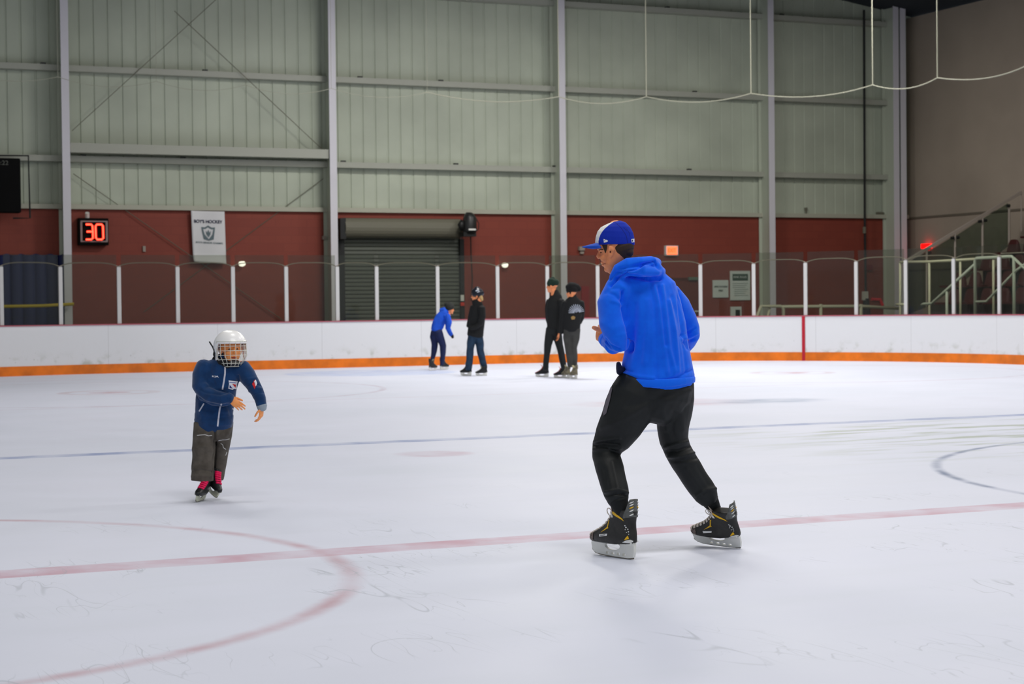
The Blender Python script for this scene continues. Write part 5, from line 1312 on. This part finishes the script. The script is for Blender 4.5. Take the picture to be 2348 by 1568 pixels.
# blue-coated child bending forward, facing right
bl = mat('coat_blue', (10, 74, 190), .8, var=.1, vscale=10); nv2 = mat('trouser_navy', (10, 24, 66), .8, var=.1, vscale=10)
T1 = [(1000, 757, 0, 12.5, 12), (1005, 742, 0, 14.5, 12), (1012, 728, 0, 14, 12), (1020, 718, 0, 11.5, 11)]
A1 = [(1025, 724, -.10, 7.5), (1029, 738, -.12, 7.5), (1027, 752, -.12, 6.5), (1031, 761, -.10, 5.5), (1035, 768, -.08, 4.5)]
A1b = [(1022, 722, .10, 7), (1026, 740, .12, 6.5), (1028, 755, .12, 5.5), (1032, 765, .12, 4.5)]
La, Lb = [(999, 760, .04, 11, 11), (995, 774, .04, 9.5, 10), (997, 790, .04, 7.5, 8), (995, 806, .03, 6.5, 7), (991, 826, .03, 5, 6), (990, 834, .03, 5, 6)], [(1004, 762, -.04, 11, 11), (1011, 778, -.04, 9, 9.5), (1016, 793, -.04, 7.5, 8), (1016, 808, -.04, 6.5, 7), (1014, 828, -.04, 5, 6), (1014, 835, -.04, 5, 6)]
fw = (RT * .92 - FWD * .2 + DN * .3).normalized()
D3 = 40.1
t, gg = bgfig(D3, 'child in blue hooded coat and dark beanie bending forward by the far boards', (1003, 846), [T1, A1, A1b, La, Lb],
    [('coat', [T1 + [(1023, 713, 0, 8, 9)], A1, A1b, [(1011, 712, 0, 6, 7), (1017, 710, 0, 7, 9), (1020, 716, 0, 8, 9)]], bl, [([(1022, 722), (1018, 745), (1022, 757)], -.015, 2)]),
     ('trousers', [La, Lb, [(1001, 756, 0, 12.5, 12), (1003, 768, 0, 12, 11)]], nv2, None)],
    ((1031, 707, 0), fw, .95),
    [('beanie', [[(1029, 694.5, 0, 5, 5), (1030, 698, 0, 9, 9.5), (1031, 703, 0, 10.5, 10.5), (1032, 706, 0, 10.5, 10.5)]], mat('beanie_charcoal', (36, 38, 36), .9)), ('glove', [[(1034.5, 766, -.08, 3.6), (1037, 770, -.08, 4), (1038, 774, -.08, 3)]], blkc)],
    [], None)
for x0, x1, y in ((983, 1002, 849.5), (1008, 1029, 847)): simple_skate(t, x0, x1, y, D3, True, mat('bg_skate_dark', (28, 28, 30), .5), HOLD, mat('bg_lace', (120, 118, 100), .7))
# helmeted skater in black jacket and jeans, facing left
D4 = 36.5
je = mat('jeans_blue', (18, 44, 68), .8, var=.2, vscale=12)
T2 = [(1091, 765, 0, 18, 14), (1093, 745, 0, 18, 14), (1095, 722, 0, 18.5, 14), (1096, 704, 0, 16.5, 12), (1097, 697, 0, 10, 9)]
A2 = [(1104, 706, -.12, 8.5), (1106, 725, -.14, 8), (1100, 742, -.14, 7), (1090, 750, -.16, 6), (1080, 752, -.16, 5.5)]
A2b = [(1086, 704, .12, 8), (1080, 725, .14, 7), (1076, 742, .14, 6), (1074, 748, .10, 5)]
La = [(1084, 765, .0, 11, 12), (1080, 785, .0, 9.5, 10), (1078, 802, 0, 8.5, 9), (1077, 825, 0, 7.8, 8.5), (1074, 845, 0, 8, 9)]
Lb = [(1096, 765, .02, 11, 12), (1100, 785, .03, 9.5, 10), (1101, 803, .04, 8.5, 9), (1106, 825, .05, 7.8, 8.5), (1110, 843, .05, 8, 9)]
fw = (LFT * .95 + FWD * .1).normalized()
t, gg = bgfig(D4, 'person in a dark helmet, black jacket and blue jeans gliding left near the boards', (1087, 860), [T2, A2, A2b, La, Lb],
    [('jacket', [T2, A2, A2b, [(1090, 690, 0, 9, 9), (1095, 700, 0, 12, 11)], [(1090, 768, 0, 19, 15), (1092, 750, 0, 18.5, 14)]], blkc, None), ('jeans', [La, Lb, [(1090, 762, 0, 16, 13), (1090, 772, 0, 15, 12)]], je, None)],
    ((1094, 679, 0), fw, 1.08),
    [('helmet', [[(1094, 661, 0, 7, 7), (1094, 664, 0, 12, 11), (1094.5, 670, 0, 13.5, 12), (1095, 676, 0, 13, 12)]], mat('helmet_navy', (14, 20, 34), .3)), ('hair', [[(1101, 677, 0, 5, 9), (1103, 684, 0, 5, 8), (1105, 688, 0, 3.6, 5)]], mat('hair_blond', (190, 158, 104), .8))], [], None)
hbv = None
mb = MB(); mb.tube([gg.p(1091, 667.5, -.095), gg.p(1095, 665, -.10), gg.p(1098, 666, -.10)], .012, 6); mb.tube([gg.p(1094, 670, -.105), gg.p(1100, 668, -.10)], .008, 6)
hx_ = [o for o in t.children if o.name.startswith('helmet')]; o_ = mb.build('helmet_marking', mat('helm_mark', (205, 212, 222), .5), hx_[0] if hx_ else t); 
mb = MB(); mb.tube([gg.p(1098, 676, -.095), gg.p(1096, 684, -.09), gg.p(1090, 689, -.06)], .008, 6); mb.build('chin_strap', blkc, hx_[0])
pq = mat('bg_skate_tan', (150, 142, 110), .6)
for x0, x1, y in ((1055, 1083, 861), (1090, 1119, 861)): simple_skate(t, x0, x1, y, D4, False, mat('bg_skate_black', (16, 18, 22), .5), HOLD, pq)
# beanie man in black, facing left, walking
D5 = 35.2
T3 = [(1270, 752, 0, 15.5, 14), (1270, 730, 0, 17, 14), (1271, 708, 0, 19, 15), (1274, 690, 0, 18, 14), (1275, 677, 0, 13, 11), (1273, 668, 0, 8, 8)]
A3 = [(1286, 690, -.10, 8.5), (1290, 710, -.10, 8), (1288, 735, -.10, 7), (1283, 752, -.10, 6), (1281, 762, -.10, 5)]
A3b = [(1260, 690, .14, 8), (1256, 710, .16, 7), (1257, 732, .12, 6), (1260, 744, .05, 5)]
La = [(1264, 755, 0, 12.5, 12), (1260, 773, 0, 11, 11), (1256, 791, 0, 8.5, 9), (1254, 812, 0, 7.5, 8), (1251, 838, 0, 6.5, 7.5), (1251, 846, 0, 6.5, 7)]
Lb = [(1275, 755, .02, 12, 12), (1279, 774, .03, 10.5, 11), (1283, 792, .03, 8.5, 9), (1288, 815, .05, 7.5, 8), (1292, 838, .06, 7, 7.5), (1293, 846, .06, 6.5, 7)]
fw = (LFT * .9 + FWD * .35 + DN * .05).normalized()
t, gg = bgfig(D5, 'tall person in dark green beanie and all-black clothes skating left by the boards', (1262, 864), [T3, A3, A3b, La, Lb],
    [('jacket', [T3, A3, A3b], mat('jacket_black', (16, 18, 19), .8, bump=.3, bscale=150), None), ('trousers', [La, Lb, [(1269, 750, 0, 15, 13), (1270, 764, 0, 14, 12)]], mat('trouser_black', (20, 24, 26), .8), None)],
    ((1266, 656, 0), fw, 1.06),
    [('beanie', [[(1268, 637.5, 0, 5, 5), (1267, 641, 0, 9.5, 10), (1266.5, 647, 0, 12, 11.5), (1266, 652, 0, 12.5, 11.8)]], mat('beanie_green', (22, 44, 34), .95, bump=.4, bscale=150))],
    [(1281, 764, -.10, (DN), (LFT), (FWD * -1 + LFT))], None)
rdm = mat('bg_lace_red', (196, 70, 50), .6)
for x0, x1, y in ((1227, 1260, 864), (1269, 1300, 866)): simple_skate(t, x0, x1, y, D5, False, mat('bg_skate_black', (16, 18, 22), .5), HOLD, rdm)
# slouchy-beanie skater seen from behind
D6 = 34.5
gt = mat('trouser_charcoal', (52, 52, 50), .8, var=.15, vscale=8)
T4 = [(1311, 756, 0, 19, 15), (1311, 740, 0, 20.5, 15), (1311, 720, 0, 22.5, 15), (1313, 700, 0, 21, 14), (1314, 688, 0, 17, 12), (1314, 680, 0, 9, 9)]
A4 = [(1297, 694, .0, 8.5), (1292, 715, .0, 8), (1290, 735, .02, 7), (1289, 752, .02, 6), (1288, 763, .02, 5)]
A4b = [(1331, 694, 0, 8.5), (1334, 712, .02, 8), (1333, 728, .1, 7), (1328, 740, .2, 5.5)]
La = [(1304, 755, 0, 12.5, 12), (1301, 775, 0, 10.5, 11), (1303, 795, 0, 8.5, 9), (1306, 815, 0, 8, 8.5), (1308, 838, 0, 6.5, 7)]
Lb = [(1319, 755, .0, 12.5, 12), (1318, 775, .02, 11, 11), (1315, 797, .02, 9, 9.5), (1316, 815, .02, 8.5, 9), (1317, 838, .02, 7, 7)]
fw = (LFT * .75 + FWD * .65).normalized()
t, gg = bgfig(D6, 'person in a slouchy black beanie seen from behind, black top with pale fan print', (1307, 866), [T4, A4, A4b, La, Lb],
    [('top', [T4, A4, A4b], mat('top_black', (13, 15, 17), .85, bump=.3, bscale=150), None), ('leggings', [La, Lb, [(1311, 752, 0, 18, 14), (1311, 764, 0, 16, 12)]], gt, None)],
    ((1310, 671, 0), fw, 1.03),
    [('beanie', [[(1303, 661, 0, 9, 10), (1308, 658, 0, 11.5, 11.5), (1316, 659, 0, 11.5, 11), (1324, 661, 0, 9.5, 9), (1329, 663, 0, 6, 6)], [(1306, 668, 0, 10.5, 11), (1312, 662, 0, 11.5, 11.5)]], mat('beanie_black', (12, 12, 14), .95))], [], None)
tp_ = [o for o in t.children if o.name.startswith('top')][0]
me_ = tp_.data; av = np.empty(len(me_.vertices) * 3); me_.vertices.foreach_get('co', av); av = av.reshape(-1, 3) + ORG[t.name]
bvt4 = bvh_of(av, [tuple(p.vertices) for p in me_.polygons])
ln = []
for i in range(13):
    a_ = PI * (.08 + .92 * i / 12) ; c_ = (1322, 717); r0, r1 = 5 + (i % 2), 20 - 3 * abs(i - 7) / 7
    ln.append(((c_[0] + r0 * math.cos(a_) * 1.0, c_[1] - r0 * math.sin(a_)), (c_[0] + r1 * math.cos(a_), c_[1] - r1 * math.sin(a_))))
v2, f2 = strokes_px(ln, 1.3); decal(bvt4, v2, f2, 'fan_print', mat('print_pale', (176, 184, 200), .7), tp_, .01, label='pale fan-shaped print')
decal(bvt4, *poly_fill([(1316, 712), (1324, 708), (1327, 714), (1320, 717)], 2), 'print_patch', mat('print_grey', (130, 136, 150), .7), tp_, .011)
decal(bvt4, *poly_fill([(1309, 727), (1314, 724), (1319, 727), (1317, 732), (1311, 733)], 2), 'print_patch', mat('print_gold', (150, 120, 70), .7), tp_, .011, label='gold print spot')
for x0, x1, y in ((1289, 1308, 867), (1306, 1325, 868)): simple_skate(t, x0, x1, y, D6, False, mat('bg_skate_bronze', (84, 78, 62), .5, rgb2=(140, 132, 104), vscale=20), HOLD, mat('bg_lace_cream', (190, 184, 150), .7))
